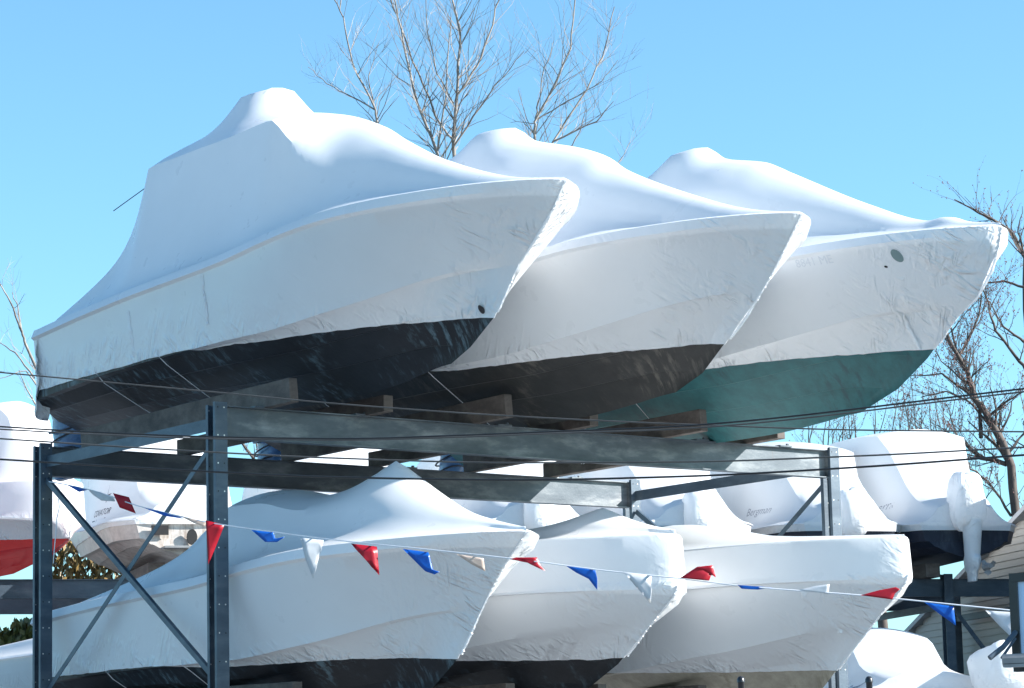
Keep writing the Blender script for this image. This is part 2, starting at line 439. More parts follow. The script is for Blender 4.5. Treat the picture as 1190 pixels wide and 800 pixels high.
        for j in range(n):
            pa, pb = wb.v[g2[0][0][j]], wb.v[g2[0][1][j]]
            line = [g2[0][0][j]]
            for k in range(1, K):
                u = k/K; p = pa.lerp(pb, u)
                lenw = (pa-pb).length
                p = p + fr.v*sg*(.10*lenw/ (2*s.B))*(1-(2*u-1)**2)
                line.append(wb.add([p], [])); cr.append(.25)
            line.append(g2[0][1][j]); cap.append(line)
        for j in range(n-1):
            for k in range(K):
                wb.f.append((cap[j][k], cap[j+1][k], cap[j+1][k+1], cap[j][k+1])); wb.mi.append(0)
        me_wrap = wb
        # drop collapsed faces
        keep = []
        for f, mi in zip(wb.f, wb.mi):
            ps = [wb.v[i] for i in f]; ar = ((ps[2]-ps[0]).cross(ps[3]-ps[1])).length/2
            if ar > 1e-6: keep.append((f, mi))
        wb.f = [k[0] for k in keep]; wb.mi = [k[1] for k in keep]
        s.wrap = wb.build(wrapname, wrapmat, root, smooth=33, crinkle=cr)
        # heat-welded seam flange down the stem, ragged
        sm = MB(); zt = s.rows[11]['ez']; zb_ = s.zw(s.keel_end())
        nseg = 110; prev = None; rnd = random.Random(int(s.seed*10)+5)
        for i in range(nseg+1):
            z = zb_+(zt-zb_)*i/nseg; t = lerp_list(s.stemf, z)-.012
            wd = .006+.014*abs(nz(i*.16, s.seed, 4))+.006*abs(nz(i*.5, s.seed, 9))+(.012*rnd.random() if rnd.random() < .05 else 0)
            sx = .006+.006*nz(i*.6, s.seed)
            q = [sm.add([s.P(sx+.005, t+.02, z+.01)], []), sm.add([s.P(sx+.012+.006*nz(i*.3, s.seed, 7), t-wd, z-wd*.45)], []), sm.add([s.P(sx-.007, t-wd*.9, z-wd*.4)], []), sm.add([s.P(sx-.005, t+.02, z+.01)], [])]
            if prev:
                for a, b_ in ((0, 1), (1, 2), (2, 3)): sm.f.append((prev[a], prev[b_], q[b_], q[a])); sm.mi.append(0)
            prev = q
        sm.build('seam', wrapmat, root, smooth=40)
        for t in straps:
            for side in (1, -1):
                st = MB(); zk = s.row(0, t)[1]; top = s.zw(t)+.05; pts = []
                bc, zc_ = s.row(5, t); bt = s.half_at(t, top)
                for b, z, f in ((0, zk, 0), (bc*.5, zk+(zc_-zk)*.47, .5), (bc, zc_, 1)):
                    pts.append(s.P(-side*(b+.012), t+.25*(1-f), z-.065))
                pts.append(s.P(-side*(bt+.025), t, top-.03)); pts.append(s.P(-side*(bt+.028), t, top+.03))
                st.tube(pts, .005, 5); st.build('strap', M['string'], root)
        return root
def sh(L, dt=0, dz=0): return [(a+dt, b+dz) for a, b in L]

KEEL = [(6, 6.52), (4.5, 6.40), (2.6, 6.33), (-.37, 6.20), (-1.5, 6.21), (-2.45, 6.32)]
CHINE = [(5, 6.74), (1.8, 6.83), (-.5, 6.83), (-1.6, 6.93), (-2.9, 7.13), (-3.75, 7.24)]
HEM = [(4.6, 6.85), (1.45, 6.85), (-.7, 6.77), (-1.7, 6.77), (-2.7, 6.75), (-3.3, 6.70)]
SHEER = [(4.5, 7.58), (2, 7.70), (0, 7.77), (-1, 7.85), (-2.3, 7.92), (-4.46, 7.95)]
ENDZ = [6.32, 6.45, 6.70, 7.22, 7.45, 7.7, 7.86, 7.95]
def upper(dt, dz, keel=None, stem=None, endz=None, **k):
    return Boat(stem=stem or [(z+dz, t+dt) for z, t in UP_STEM], keel=keel or sh(KEEL, dt, dz), chine=sh(CHINE, dt, dz), hem=sh(HEM, dt, dz),
                sheer=sh(SHEER, dt, dz), endz=endz or [e+dz for e in ENDZ], lip=1, ts=4.45+dt*.3, kick=.9, **k)
GU = 'shrink-wrapped boats on the upper deck of the front rack'
b1 = upper(0, 0, seed=1.3, camber=.25,
    stem=[(6.20, -1.7), (6.29, -2.32), (6.44, -2.76), (6.62, -3.11), (6.90, -3.39), (7.19, -3.63), (7.41, -3.93), (7.67, -4.23), (7.95, -4.47)],
    ridge=[(4.6, 7.80), (3.9, 8.2), (3.3, 8.62), (2.75, 9.0), (2.48, 9.58), (2.40, 9.64), (1.9, 9.70), (.9, 9.70), (.22, 9.60), (-.46, 9.45), (-1.15, 9.2), (-1.56, 8.97), (-2.44, 8.54), (-3.67, 8.12), (-4.46, 7.97)],
    edge=[(4.6, 7.70), (3.9, 8.0), (3.3, 8.32), (2.85, 8.72), (2.55, 9.05), (2.42, 9.27), (2.36, 9.285), (1, 9.27), (-.3, 9.31), (-.66, 8.97), (-1.17, 8.55), (-1.85, 8.28), (-3, 8.10), (-4.46, 7.96)],
    frac=[(4.6, .8), (3, .6), (2.4, .66), (-.3, .66), (-1, .5), (-2, .36), (-3, .28), (-4.46, .2)],
    bumps=[(1.12, 0, .34, .34, 0)])
B1 = b1.build('wrapped_boat', FR, 1.45, 6.33, 'black-bottomed wrapped boat with the tallest cover, leftmost on the upper deck', 'boat', GU, M['hull_black'], straps=(1.5, 3.0))
b2 = upper(-.42, -.12, seed=5.1,
    stem=[(6.08, -1.6), (6.12, -2.02), (6.19, -2.86), (6.36, -3.23), (6.58, -3.53), (6.77, -3.83), (7.04, -4.13), (7.41, -4.5), (7.83, -4.86)],
    keel=[(6, 6.40), (4, 6.28), (1.5, 6.16), (-1, 6.09), (-2, 6.11), (-2.7, 6.17)], endz=[6.17, 6.33, 6.58, 7.10, 7.33, 7.58, 7.74, 7.83],
    ridge=[(4.4, 7.6), (3.2, 8.4), (2.7, 9.0), (2.2, 9.40), (1.6, 9.56), (.64, 9.62), (.12, 9.58), (-.56, 9.44), (-1.53, 9.12), (-1.84, 8.92), (-3.04, 8.38), (-4.04, 8.02), (-4.88, 7.83)],
    edge=[(4.4, 7.55), (3.2, 8.1), (2.0, 9.0), (1, 9.0), (-.3, 8.95), (-1.0, 8.72), (-1.6, 8.42), (-2.2, 8.2), (-3, 8.02), (-4.88, 7.83)],
    frac=[(4.6, .8), (2, .62), (-.2, .56), (-1.4, .44), (-2.4, .34), (-4.88, .2)],
    bumps=[(.45, 0, .20, .30, 0)])
B2 = b2.build('wrapped_boat', FR, 4.35, 6.2, 'shrink-wrapped boat with brown-black bottom, middle boat of the upper deck', 'boat', GU, M['hull_brown'], straps=(.25, 2.6))
b3 = upper(-.6, 0, seed=8.7, crk=1.5,
    stem=[(6.04, -1.6), (6.13, -2.65), (6.31, -3.24), (6.55, -3.68), (6.76, -3.97), (7.01, -4.22), (7.22, -4.61), (7.61, -4.92), (7.95, -5.03)],
    keel=[(6, 6.40), (4, 6.25), (1.5, 6.12), (-1, 6.05), (-2, 6.07), (-2.55, 6.12)], endz=[6.13, 6.33, 6.62, 7.12, 7.40, 7.7, 7.86, 7.95],
    ridge=[(4.4, 7.7), (3.0, 8.5), (2.3, 9.1), (1.8, 9.42), (1.26, 9.56), (.47, 9.64), (.05, 9.64), (-.52, 9.57), (-1.16, 9.43), (-1.54, 9.25), (-2.94, 8.58), (-3.85, 8.22), (-4.2, 8.15), (-5.06, 7.98)],
    edge=[(4.4, 7.65), (3.0, 8.2), (1.8, 9.05), (1, 9.05), (-.6, 9.0), (-1.3, 8.8), (-2.0, 8.5), (-3, 8.2), (-5.06, 7.97)],
    frac=[(4.6, .8), (2, .62), (-.4, .56), (-1.4, .46), (-2.4, .36), (-5.06, .2)],
    bumps=[(.22, 0, .21, .28, 0), (-4.25, 0, .05, .2, 4)])
B3 = b3.build('wrapped_boat', FR, 7.25, 6.3, 'shrink-wrapped boat with teal bottom, rightmost of the upper deck', 'boat', GU, M['hull_teal'], straps=(.35, 2.4))
GL = 'shrink-wrapped boats on the lower deck of the front rack'
DT4, DZ4 = .84, -3.53
b4 = upper(DT4, DZ4, seed=12.2, B=1.36,
    ridge=[(4.7, 4.17), (3.2, 4.45), (2.5, 4.68), (1.95, 4.92), (1.62, 5.22), (.9, 5.26), (-.17, 5.02), (-1.0, 4.92), (-1.33, 4.90), (-1.85, 4.82), (-2.63, 4.62), (-3.62, 4.43)],
    edge=[(4.7, 4.1), (2.3, 4.52), (1.6, 4.72), (.9, 5.04), (.3, 5.0), (-.5, 4.78), (-1.3, 4.68), (-2.5, 4.52), (-3.62, 4.43)],
    frac=[(4.6, .8), (2, .62), (0, .6), (-1.4, .45), (-2.4, .34), (-3.6, .2)],
    bumps=[(-1.33, 0, .50, .75, -1)])
B4 = b4.build('wrapped_boat', FR, 1.49, 2.8, 'shrink-wrapped boat with black bottom and pointed tent peak, leftmost of the lower deck', 'boat', GL, M['hull_black'], straps=(3.0, 1.2))
LSTEM5 = [(2.70, -.2), (2.85, -.75), (3.0, -1.09), (3.26, -1.65), (3.6, -2.1), (4.0, -2.6), (4.1, -2.62)]
b5 = Boat(stem=LSTEM5, keel=[(6, 2.95), (0, 2.68), (-.75, 2.83)], chine=[(5, 3.25), (1, 3.35), (-1, 3.55), (-2.1, 3.62)], hem=[(5, 3.38), (1, 3.35), (-.6, 3.29), (-2.6, 3.24)],
    sheer=[(5, 3.95), (0, 4.02), (-2.6, 4.02)], endz=[2.85, 2.98, 3.2, 3.62, 3.75, 3.88, 3.97, 4.02], lip=.25, ts=5.0, seed=15.5,
    rail=[(5, 4.45), (0, 4.60), (-2.7, 4.58)], railk=.93, railback=0.0, B=1.42, bow_L=3.3, bow_q=.80,
    ridge=[(5, 4.6), (2, 4.9), (.31, 4.84), (-.69, 4.80), (-1.34, 4.76), (-1.7, 4.72), (-2.6, 4.6)],
    edge=[(5, 4.5), (2, 4.75), (.31, 4.70), (-1.34, 4.66), (-2.6, 4.59)],
    frac=[(5, .6), (0, .5), (-2.6, .4)], bumps=[(-1.34, 0, .24, .6, -1)])
B5 = b5.build('wrapped_boat', FR, 4.35, 2.7, 'shrink-wrapped boat with squared bow rail cover and black bottom, middle boat of the lower deck', 'boat', GL, M['hull_black'], straps=(1.5,))
LSTEM6 = [(2.60, -1.1), (2.8, -1.6), (2.98, -1.87), (3.36, -2.33), (3.78, -2.86), (4.17, -3.3), (4.3, -3.32)]
b6 = Boat(stem=LSTEM6, keel=[(6, 2.95), (0, 2.68), (-1.6, 2.80)], chine=[(5, 3.2), (1, 3.2), (-1, 3.38), (-2.8, 3.62)], hem=[(5, 3.25), (1, 3.22), (-.6, 3.18), (-2.8, 3.10)],
    sheer=[(5, 4.05), (0, 4.15), (-3.3, 4.17)], endz=[2.8, 2.95, 3.2, 3.64, 3.85, 4.0, 4.11, 4.17], lip=.3, ts=4.8, seed=19.55,
    rail=[(5, 4.5), (0, 4.60), (-3.3, 4.60)], railk=.94, railback=0.02, B=1.45, bow_L=3.5, bow_q=.80,
    ridge=[(5, 4.7), (3, 5.1), (1.48, 5.13), (.54, 5.08), (-.27, 4.95), (-1.06, 4.80), (-3.3, 4.62)],
    edge=[(5, 4.6), (2, 4.9), (.5, 4.86), (-1.06, 4.70), (-3.3, 4.61)],
    frac=[(5, .6), (0, .5), (-3.3, .4)])
B6 = b6.build('wrapped_boat', FR, 7.25, 2.7, 'shrink-wrapped boat with white bow band and cream hull, rightmost of the lower deck', 'boat', GL, M['hull_cream'], straps=())

# wrapped stern drives below the upper boats
def drive(boat, fr, sc, t, ztop, zbot, root, seed, mat, wdt=.22):
    d = MB(); n = 14; rings = 12; prev = None
    for i in range(rings+1):
        u = i/rings; z = ztop+(zbot-ztop)*u
        cx = 0; cy = t-.12*math.sin(u*3)+.12*u
        rx = wdt*(1-.35*u)+.03*nz(u*6, seed); ry = .30*(1-.3*u)+.04*nz(u*5, seed+2)
        if i == rings: rx *= .85; ry *= .85
        ring = []
        for k in range(n):
            a = 2*math.pi*k/n; w = 1+.16*nz(math.cos(a)*2+seed, math.sin(a)*2, u*7)
            ring.append(d.add([fr.p(sc+cx+rx*w*math.cos(a), cy+ry*w*math.sin(a), z+.05*nz(a, u*5, seed))], []))
        if prev:
            for k in range(n): d.f.append((prev[k], prev[(k+1) % n], ring[(k+1) % n], ring[k])); d.mi.append(0)
        prev = ring
    d.f.append(tuple(prev)); d.mi.append(0)
    d.build('stern_drive', mat, root, smooth=50)
    r = MB()
    for q, u in enumerate((.35, .5, .72)):
        z = ztop+(zbot-ztop)*u; pts = []
        for k in range(17):
            a = 2*math.pi*k/16
            pts.append(fr.p(sc+(wdt*(1-.35*u)+.035)*math.cos(a), t+.33*math.sin(a)*(1-.3*u)-.02, z+.09*math.cos(a+q)))
        r.tube(pts, .012, 5, cap=False)
    r.build('lashing', M['black_metal'], root)
for bt, sc, root, sd in ((b1, 1.45, B1, 1), (b2, 4.35, B2, 2), (b3, 7.25, B3, 3)):
    drive(bt, FR, sc, {1: 6.1, 2: 5.75, 3: 5.6}[sd], 7.0, 5.98, root, sd*3.3, M['blue_plastic'])
# torn flap of film hanging at the stern corner of the first boat
fl = MB(); pr_ = None
for i in range(15):
    u = i/14; z = 7.55-.98*u; rr = []
    for k in range(6):
        w = k/5
        rr.append(fl.add([FR.p(.10+.45*w*(1-.5*u)+.35*max(0, u-.5)+.03*nz(u*6, k), 4.40+.30*math.sin(w*2.6)*(.35+.65*math.sin(u*2.9))+.06*nz(u*7, w*5, 2)+.9*max(0, u-.6), z-.05*w+.03*nz(u*9, k, 3))], []))
    if pr_:
        for k in range(5): fl.f.append((pr_[k], pr_[k+1], rr[k+1], rr[k])); fl.mi.append(0)
    pr_ = rr
fo = fl.build('wrap_flap', M['wrap'], B1, smooth=60, crinkle=[.9]*len(fl.v))
md = fo.modifiers.new('thick', 'SOLIDIFY'); md.thickness = .006
an = MB(); an.tube([FR.p(.75, 2.75, 9.16), FR.p(.75, 3.35, 9.05), FR.p(.75, 3.62, 9.0)], .006, 5); an.build('antenna', M['black_metal'], B1)
# vent hole and small fittings
def disc_on(boat, t, z, rx, rz, mat, name, root, side=-1, off=.018, n=18):
    mb = MB(); ids = []
    for k in range(n):
        a = 2*math.pi*k/n; tt = t+rx*math.cos(a); zz = z+rz*math.sin(a)
        ids.append(mb.add([boat.P(side*(boat.half_at(tt, zz)+off), tt, zz)], []))
    mb.f.append(tuple(ids)); mb.mi.append(0)
    for k in range(n):       # a short rim so that it has depth
        p = mb.v[ids[k]]
        mb.add([p], [])
    for k in range(n):
        c = boat.P(0, t, z); q = mb.v[ids[k]]; dvec = (c-q).normalized()*.03
        mb.v[ids[-1]+1+k] = q+dvec
        mb.f.append((ids[k], ids[(k+1) % n], ids[-1]+1+(k+1) % n, ids[-1]+1+k)); mb.mi.append(0)
    return mb.build(name, mat, root, smooth=40)
M['vent'] = paint('grey_green_vent_recess', [(.13, .19, .19), (.17, .24, .24)], 3, .7)
disc_on(b3, -4.12, 7.70, .05, .068, M['vent'], 'vent_hole', B3)
disc_on(b3, -3.95, 7.60, .015, .012, M['hole'], 'drain_fitting', B3)
disc_on(b1, -3.12, 6.80, .03, .045, M['black_metal'], 'drain_fitting', B1)

def strip_on(boat, root, t, z0, z1, wd, seed, name='tape_strip', side=-1):
    mb = MB(); prev = None; n = 22; cr = []
    for i in range(n+1):
        z = z0+(z1-z0)*i/n; tc = t+.03*nz(i*.3, seed); w = wd*(.6+.5*abs(nz(i*.45, seed, 2)))
        row = []
        for k, o_ in enumerate((.016, .030+.012*nz(i*.8, seed), .016)):
            tt = tc+(k-1)*w; row.append(mb.add([boat.P(side*(boat.half_at(tt, z)+o_), tt, z)], [])); cr.append(1)
        if prev:
            for k in (0, 1): mb.f.append((prev[k], prev[k+1], row[k+1], row[k])); mb.mi.append(0)
        prev = row
    mb.build(name, M['wrap'], root, smooth=60, crinkle=cr)
strip_on(b1, B1, 2.05, 6.92, 7.45, .045, 2.0); strip_on(b1, B1, .35, 7.05, 7.62, .03, 5.0)
strip_on(b3, B3, -3.75, 6.72, 7.35, .03, 8.0); strip_on(b6, B6, -2.35, 3.55, 4.02, .04, 11.0)
# lettering laid on a boat's side
def lettering(boat, root, body, t, z, size, side, mat, slope=0, rev=False, name='lettering', extra=None, weight=0.0, off=.018, shear=0):
    cu = bpy.data.curves.new('t', 'FONT'); cu.body = body; cu.size = size; cu.resolution_u = 2; cu.offset = weight; cu.shear = shear
    tmp = bpy.data.objects.new('t', cu); COL.objects.link(tmp)
    dg = bpy.context.evaluated_depsgraph_get(); me0 = bpy.data.meshes.new_from_object(tmp.evaluated_get(dg))
    vs = [q.co.copy() for q in me0.vertices]; fs = [tuple(p.vertices) for p in me0.polygons]
    bpy.data.objects.remove(tmp); bpy.data.curves.remove(cu); bpy.data.meshes.remove(me0)
    if extra:
        for a, b_ in extra:
            o = len(vs); vs += [Vector(q) for q in (a[0], a[1], b_[1], b_[0])]; fs.append((o, o+1, o+2, o+3))
    mb = MB(); o = []
    for q in vs:
        tt = t+(-q.x if not rev else q.x); zz = z+q.y+slope*q.x
        b = boat.half_at(tt, zz) if not hasattr(boat, 'side_fn') else boat.side_fn(tt, zz)
        mb.add([boat.P(side*(b+off), tt, zz)], [])
    mb.f = fs; mb.mi = [0]*len(fs)
    return mb.build(name, mat, root)
lettering(b3, B3, '8841 ME', -2.98, 7.70, .13, -1, M['faint_ink'], off=.016)

# ------------------------------------------------------------------ the front rack
def rack(fr, Wd, Dp, levels, zmin, posts_s, label, name='steel_rack', braces=True, pale=M['steel_pale'], top_extra=.06):
    root = empty(name, fr.p(0, 0, 0), fr.a, label, 'boat rack')
    u, v = fr.u, fr.v; up = Vector((0, 0, 1))
    top = levels[0]
    for (s, t, zt) in posts_s:
        # a post: two channel plates facing -v, tied by a web; hole rows up both, most painted pale as daylight showing through
        for q, tt in enumerate((t-.10, t+.09)):
            pb = MB(); off = 0
            ztp = zt-(.0 if q == 0 else .02)
            pb.box(fr.p(s, tt, ztp/2), u*.078, v*.006, up*ztp/2)
            fl_ = .035
            pb.box(fr.p(s-.078+.005, tt+(.006+fl_/2 if q == 0 else -.006-fl_/2), ztp/2), u*.005, v*fl_/2, up*ztp/2)
            pb.box(fr.p(s+.078-.005, tt+(.006+fl_/2 if q == 0 else -.006-fl_/2), ztp/2), u*.005, v*fl_/2, up*ztp/2)
            z = ztp-.06; k = 0
            while z > zmin:
                for x in (-.045, .035):
                    mm = 1 if (k+(x > 0)+q) % 3 else 2
                    pts = [fr.p(s+x+.009*math.cos(a*math.pi/3), tt-.0075, z+.009*math.sin(a*math.pi/3)) for a in range(6)]
                    pb.add(pts, [tuple(range(6))], mm)
                z -= .31; k += 1
            pb.build('post', [M['steel'], M['daylit_hole'], M['hole']], root)
    for zt in levels:
        for t, mt in ((0, pale), (Dp, pale)):
            bb = MB(); h = .36
            s0, s1 = .06, Wd-.06
            bb.box(fr.p((s0+s1)/2, t, zt-h/2), u*(s1-s0)/2, v*.006, up*(h/2-.012))
            for zz in (zt-.006, zt-h+.006): bb.box(fr.p((s0+s1)/2, t, zz), u*(s1-s0)/2, v*.065, up*.006)
            for sx in (s0+.01, s1-.01): bb.box(fr.p(sx, t, zt-h/2), u*.006, v*.055, up*(h/2-.014))
            bb.build('beam', mt, root)
        for s in (0, Wd):
            bb = MB(); z1 = zt-.20
            bb.box(fr.p(s, Dp/2, z1), u*.006, v*(Dp/2+.02), up*.065)
            bb.box(fr.p(s+.035, Dp/2, z1+.068), u*.04, v*(Dp/2+.02), up*.004)
            bb.build('side_rail', M['steel'], root)
            cl = MB()
    if braces:
        for s in (0, Wd):
            for k, (za, zb) in enumerate(((levels[0]-.42, levels[0]-2.95), (levels[0]-2.95, levels[0]-.42))):
                bb = MB(); dx = -.02 if k == 0 else .012
                a = fr.p(s+dx, Dp-.12, za); b = fr.p(s+dx, .12, zb)
                bb.bar(a, b, u*.004, .032); 
                nrm = (b-a).normalized().cross(u).normalized()
                bb.bar(a+nrm*.032+u*.02, b+nrm*.032+u*.02, u*.02, .003)
                bb.build('brace', M['steel'], root)
    return root
PZ = 6.11
R1 = rack(FR, W, D, (6.08, 2.93), 2.4, [(0, 0, PZ), (W, 0, PZ), (0, D, PZ), (W, D, PZ)],
          'blue-grey steel rack of two decks holding six wrapped boats, with crossed braces')
for s, t in ((.55, 0), (3.93, 0), (1.9, 0), (5.1, 0), (7.0, 0), (8.4, 0), (5.4, D), (8.2, D)):
    cp = MB(); cp.box(FR.p(s, t-.03, 6.088), FR.u*.10, FR.v*.05, Vector((0, 0, .010)))
    cp.box(FR.p(s+.04, t-.06, 6.10), FR.u*.015, FR.v*.015, Vector((0, 0, .02))); cp.build('clip', M['steel_pale'], R1)
# timber bunks: each beam lies across both steel beams
def bunk(s, t0, t1, zb, h0, h1, wd, label, tilt=0, skew=0):
    mb = MB(); u = FR.u
    nseg = 10; prev = None
    for i in range(nseg+1):
        f = i/nseg; t = t0+(t1-t0)*f; h = h0+(h1-h0)*f
        w = wd/2; j = .006*nz(i*1.3, s)
        pts = [FR.p(s-w+skew*f, t, zb+j*.3), FR.p(s+w+skew*f, t, zb+j*.3), FR.p(s+w+tilt+skew*f, t, zb+h+j), FR.p(s-w+tilt+skew*f, t, zb+h+j+tilt*.0)]
        q = [mb.add([p], []) for p in pts]
        if prev:
            for a in range(4): b_ = (a+1) % 4; mb.f.append((prev[a], prev[b_], q[b_], q[a])); mb.mi.append(0)
        else: mb.f.append((q[0], q[3], q[2], q[1])); mb.mi.append(0)
        prev = q
    mb.f.append(tuple(prev)); mb.mi.append(0)
    # bevel and re-centre on its own base point
    e = FR.p(s, t0, zb)
    ob = mb.build('timber_bunk', M['wood'], None, bevel=.008)
    for vv in ob.data.vertices: vv.co = vv.co-e
    ob.location = e
    tag(ob, label, 'timber', 'timber bunks under the boats of the front rack')
    return ob
who = ['tallest boat with black bottom', 'middle upper boat with brown-black bottom', 'teal-bottomed upper boat']
for i, sc in enumerate((1.45, 4.35, 7.25)):
    bunk(sc-.82, -.62-.08*i, D+.08, 6.082, .27, .24, .11, 'grey timber bunk under the %s, its left one' % who[i], tilt=-.02)
    bunk(sc+.55, -.45-.1*i, D+.1, 6.082, .19, .2, .13, 'dark timber bunk under the %s, its right one' % who[i])
who2 = ['black-bottomed lower boat with tent peak', 'lower boat with squared bow cover', 'cream-hulled lower boat']
for i, sc in enumerate((1.45, 4.35, 7.25)):
    for q, dx in enumerate((-.75, .6)):
        bunk(sc+dx, -.5, D+.3, 2.932, .10, .14, .13, 'bottom-edge timber bunk under the %s, %s one' % (who2[i], ('left', 'right')[q]))

# ------------------------------------------------------------------ the row of boats behind
GB = 'wrapped boats standing stern-out in the row behind'
def back_boat(sc, z0, label, seed, hull, roof, hemz=7.0, ts=1.0, bowlen=7.5, B=1.52, low=0, name='wrapped_boat'):
    dz = low
    b = Boat(rnd=True, stem=[(6.3+dz, -bowlen+1.8), (6.7+dz, -bowlen+1.0), (7.3+dz, -bowlen+.4), (7.9+dz, -bowlen)], keel=[(ts+1, 6.42+dz), (-bowlen+1.8, 6.3+dz)],
        chine=[(ts, 6.78+dz), (-3, 6.82+dz), (-bowlen+.4, 7.3+dz)], hem=[(ts, hemz), (0, hemz+.02), (-bowlen, hemz)], sheer=[(ts, 7.16+dz), (-2, 7.25+dz), (-bowlen, 7.9+dz)],
        endz=[6.35+dz, 6.5+dz, 6.8+dz, 7.25+dz, 7.45+dz, 7.65+dz, 7.82+dz, 7.9+dz], lip=.3, ts=ts, seed=seed, B=B, conc=2.1, ledge=False,
        ridge=[(t, z+dz) for t, z in roof], edge=[(t, z-.16+dz) for t, z in roof], frac=[(ts, .6), (-.2, .55), (-1.6, .82), (-5, .8), (-bowlen, .3)])
    r = b.build(name, BK, sc, 6.4+dz, label, 'boat', GB, hull, M['wrap_back'], flip=True, nl=40)
    return b, r
def blob(name, root, c, rx, ry, rz, fr, seed, mat, flare=0, crk=.4):
    """a motor bundled in film: rounded box, flared at the top"""
    mb = MB(); n = 20; rings = 14; prev = None
    for i in range(rings+1):
        ph = -math.pi/2+math.pi*i/rings; ring = []
        for k in range(n):
            a = 2*math.pi*k/n
            e = .62
            ca = math.copysign(abs(math.cos(a))**e, math.cos(a)); sa = math.copysign(abs(math.sin(a))**e, math.sin(a))
            cp = abs(math.cos(ph))**.55; sp = math.copysign(abs(math.sin(ph))**.7, math.sin(ph))
            w = 1+.16*nz(ca*1.3+seed, sa*1.3, sp*1.3)+.09*nz(ca*3.4+seed, sa*3.4, sp*1.2)
            fl2 = 1-flare*(1-(sp+1)/2)
            ring.append(mb.add([fr.p(c[0]+rx*ca*cp*w*fl2, c[1]+ry*sa*cp*w*fl2, c[2]+rz*sp*w)], []))
        if prev:
            for k in range(n): mb.f.append((prev[k], prev[(k+1) % n], ring[(k+1) % n], ring[k])); mb.mi.append(0)
        prev = ring
    return mb.build(name, mat, root, smooth=50, crinkle=[crk]*len(mb.v))
ROOFS = {
 'a': [(1, 7.55), (.5, 7.8), (0, 8.15), (-.5, 8.6), (-1.0, 9.0), (-3, 9.25), (-5, 8.6), (-7.5, 8.0)],
 'b': [(1, 7.55), (.4, 7.8), (-.2, 8.2), (-.9, 8.75), (-1.8, 9.15), (-4, 8.8), (-5.5, 8.4), (-7.5, 8.0)],
 'c': [(1.0, 7.62), (.4, 7.9), (-.1, 8.3), (-.45, 8.75), (-.75, 9.22), (-.9, 9.34), (-3, 9.42), (-4.5, 9.2), (-5.5, 8.6), (-7.5, 8.0)]}
specs = [
 (19.55, 'c', 'Guerra', 'navy-hulled wrapped boat with hanging stern drive, right end of the row behind', M['hull_navy'], 7.0),
 (17.0, 'a', 'Bergman', 'wrapped boat with handwriting and bundled outboard, behind the right end post of the front rack', M['hull_navy'], 6.98),
 (13.7, 'a', None, 'wrapped boat seen just right of the far right post of the front rack', M['hull_black'], 6.96),
 (10.4, 'b', 'Trouget', 'wrapped boat seen under the sunlit patch of the rear beam', M['hull_black'], 6.96),
 (6.95, 'b', 'Barlow', 'wrapped boat seen between the tent peak of the lower left boat and the steel deck', M['hull_black'], 6.96),
 (3.5, 'a', 'Crouper', 'wrapped boat with bare tan stern and black star lettering, behind the crossed left braces', M['hull_tan'], 7.05)]
backs = []
for i, (sc, rf, nm, lab, hm, hz_) in enumerate(specs):
    b, r = back_boat(sc, 6.4, lab, 30+i*3.3, hm, ROOFS[rf], hz_, ts=1.0)
    backs.append((b, r, sc))
def on_side(boat, root, sc, body, tfrom, z, size, mat=M['pen'], weight=0, extra=None, slope=0, shear=.2):
    # the -u2 side of a flipped boat is its own +x side
    sides = boat
    class Q: pass
    q = Q(); q.P = boat.P
    def fn(t, zz):
        # search the section polyline of the cover as well as the hull
        sec = None; lo, hi = 0, 1
        for _ in range(18):
            mid = (lo+hi)/2; sec = boat.section(mid)
            if sec[11][1] > t: lo = mid
            else: hi = mid
        pts = sec
        for (b0, _, z0, _), (b1, _, z1, _) in zip(pts, pts[1:]):
            if z0 <= zz <= z1 and z1 > z0: return b0+(b1-b0)*(zz-z0)/(z1-z0)
        return pts[-1][0]
    q.side_fn = fn
    lettering(q, root, body, tfrom, z, size, 1, mat, rev=True, slope=slope, extra=extra, weight=weight, off=.022, shear=shear)
on_side(backs[0][0], backs[0][1], 19.55, 'Guerra', -.95, 7.50, .27, slope=.12, weight=-.002)
on_side(backs[1][0], backs[1][1], 17.0, 'Bergman', -1.2, 7.5, .23, weight=-.002)
on_side(backs[3][0], backs[3][1], 10.7, 'Trouget', -1.0, 7.55, .18, mat=M['faint_ink'])
on_side(backs[4][0], backs[4][1], 7.4, 'Barlow', -1.0, 7.55, .20, weight=-.002)
on_side(backs[5][0], backs[5][1], 3.35, 'COVATOR', -1.45, 7.42, .185, mat=M['ink'], shear=0,
        weight=0, extra=[((Vector((.0, -.07, 0)), Vector((.85, -.07, 0))), (Vector((.0, -.09, 0)), Vector((.85, -.085, 0)))), ((Vector((.52, .25, 0)), Vector((.54, .25, 0))), (Vector((.53, .62, 0)), Vector((.53, .62, 0)))), ((Vector((.38, .42, 0)), Vector((.53, .36, 0))), (Vector((.53, .40, 0)), Vector((.68, .42, 0))))])
# bundled outboards, smooth lumps at the sterns
for k, (i, rx, ry, rz, dy, z) in enumerate(((1, .34, .40, .50, -1.2, 7.34), (2, .30, .36, .46, -1.15, 7.3), (3, .32, .35, .42, -1.15, 7.28), (4, .30, .35, .42, -1.15, 7.3))):
    b, r, sc = backs[i]
    blob('wrapped_outboard', r, (sc, dy, z), rx, ry, rz, BK, k*2.2, M['wrap_back'], .15, .35)
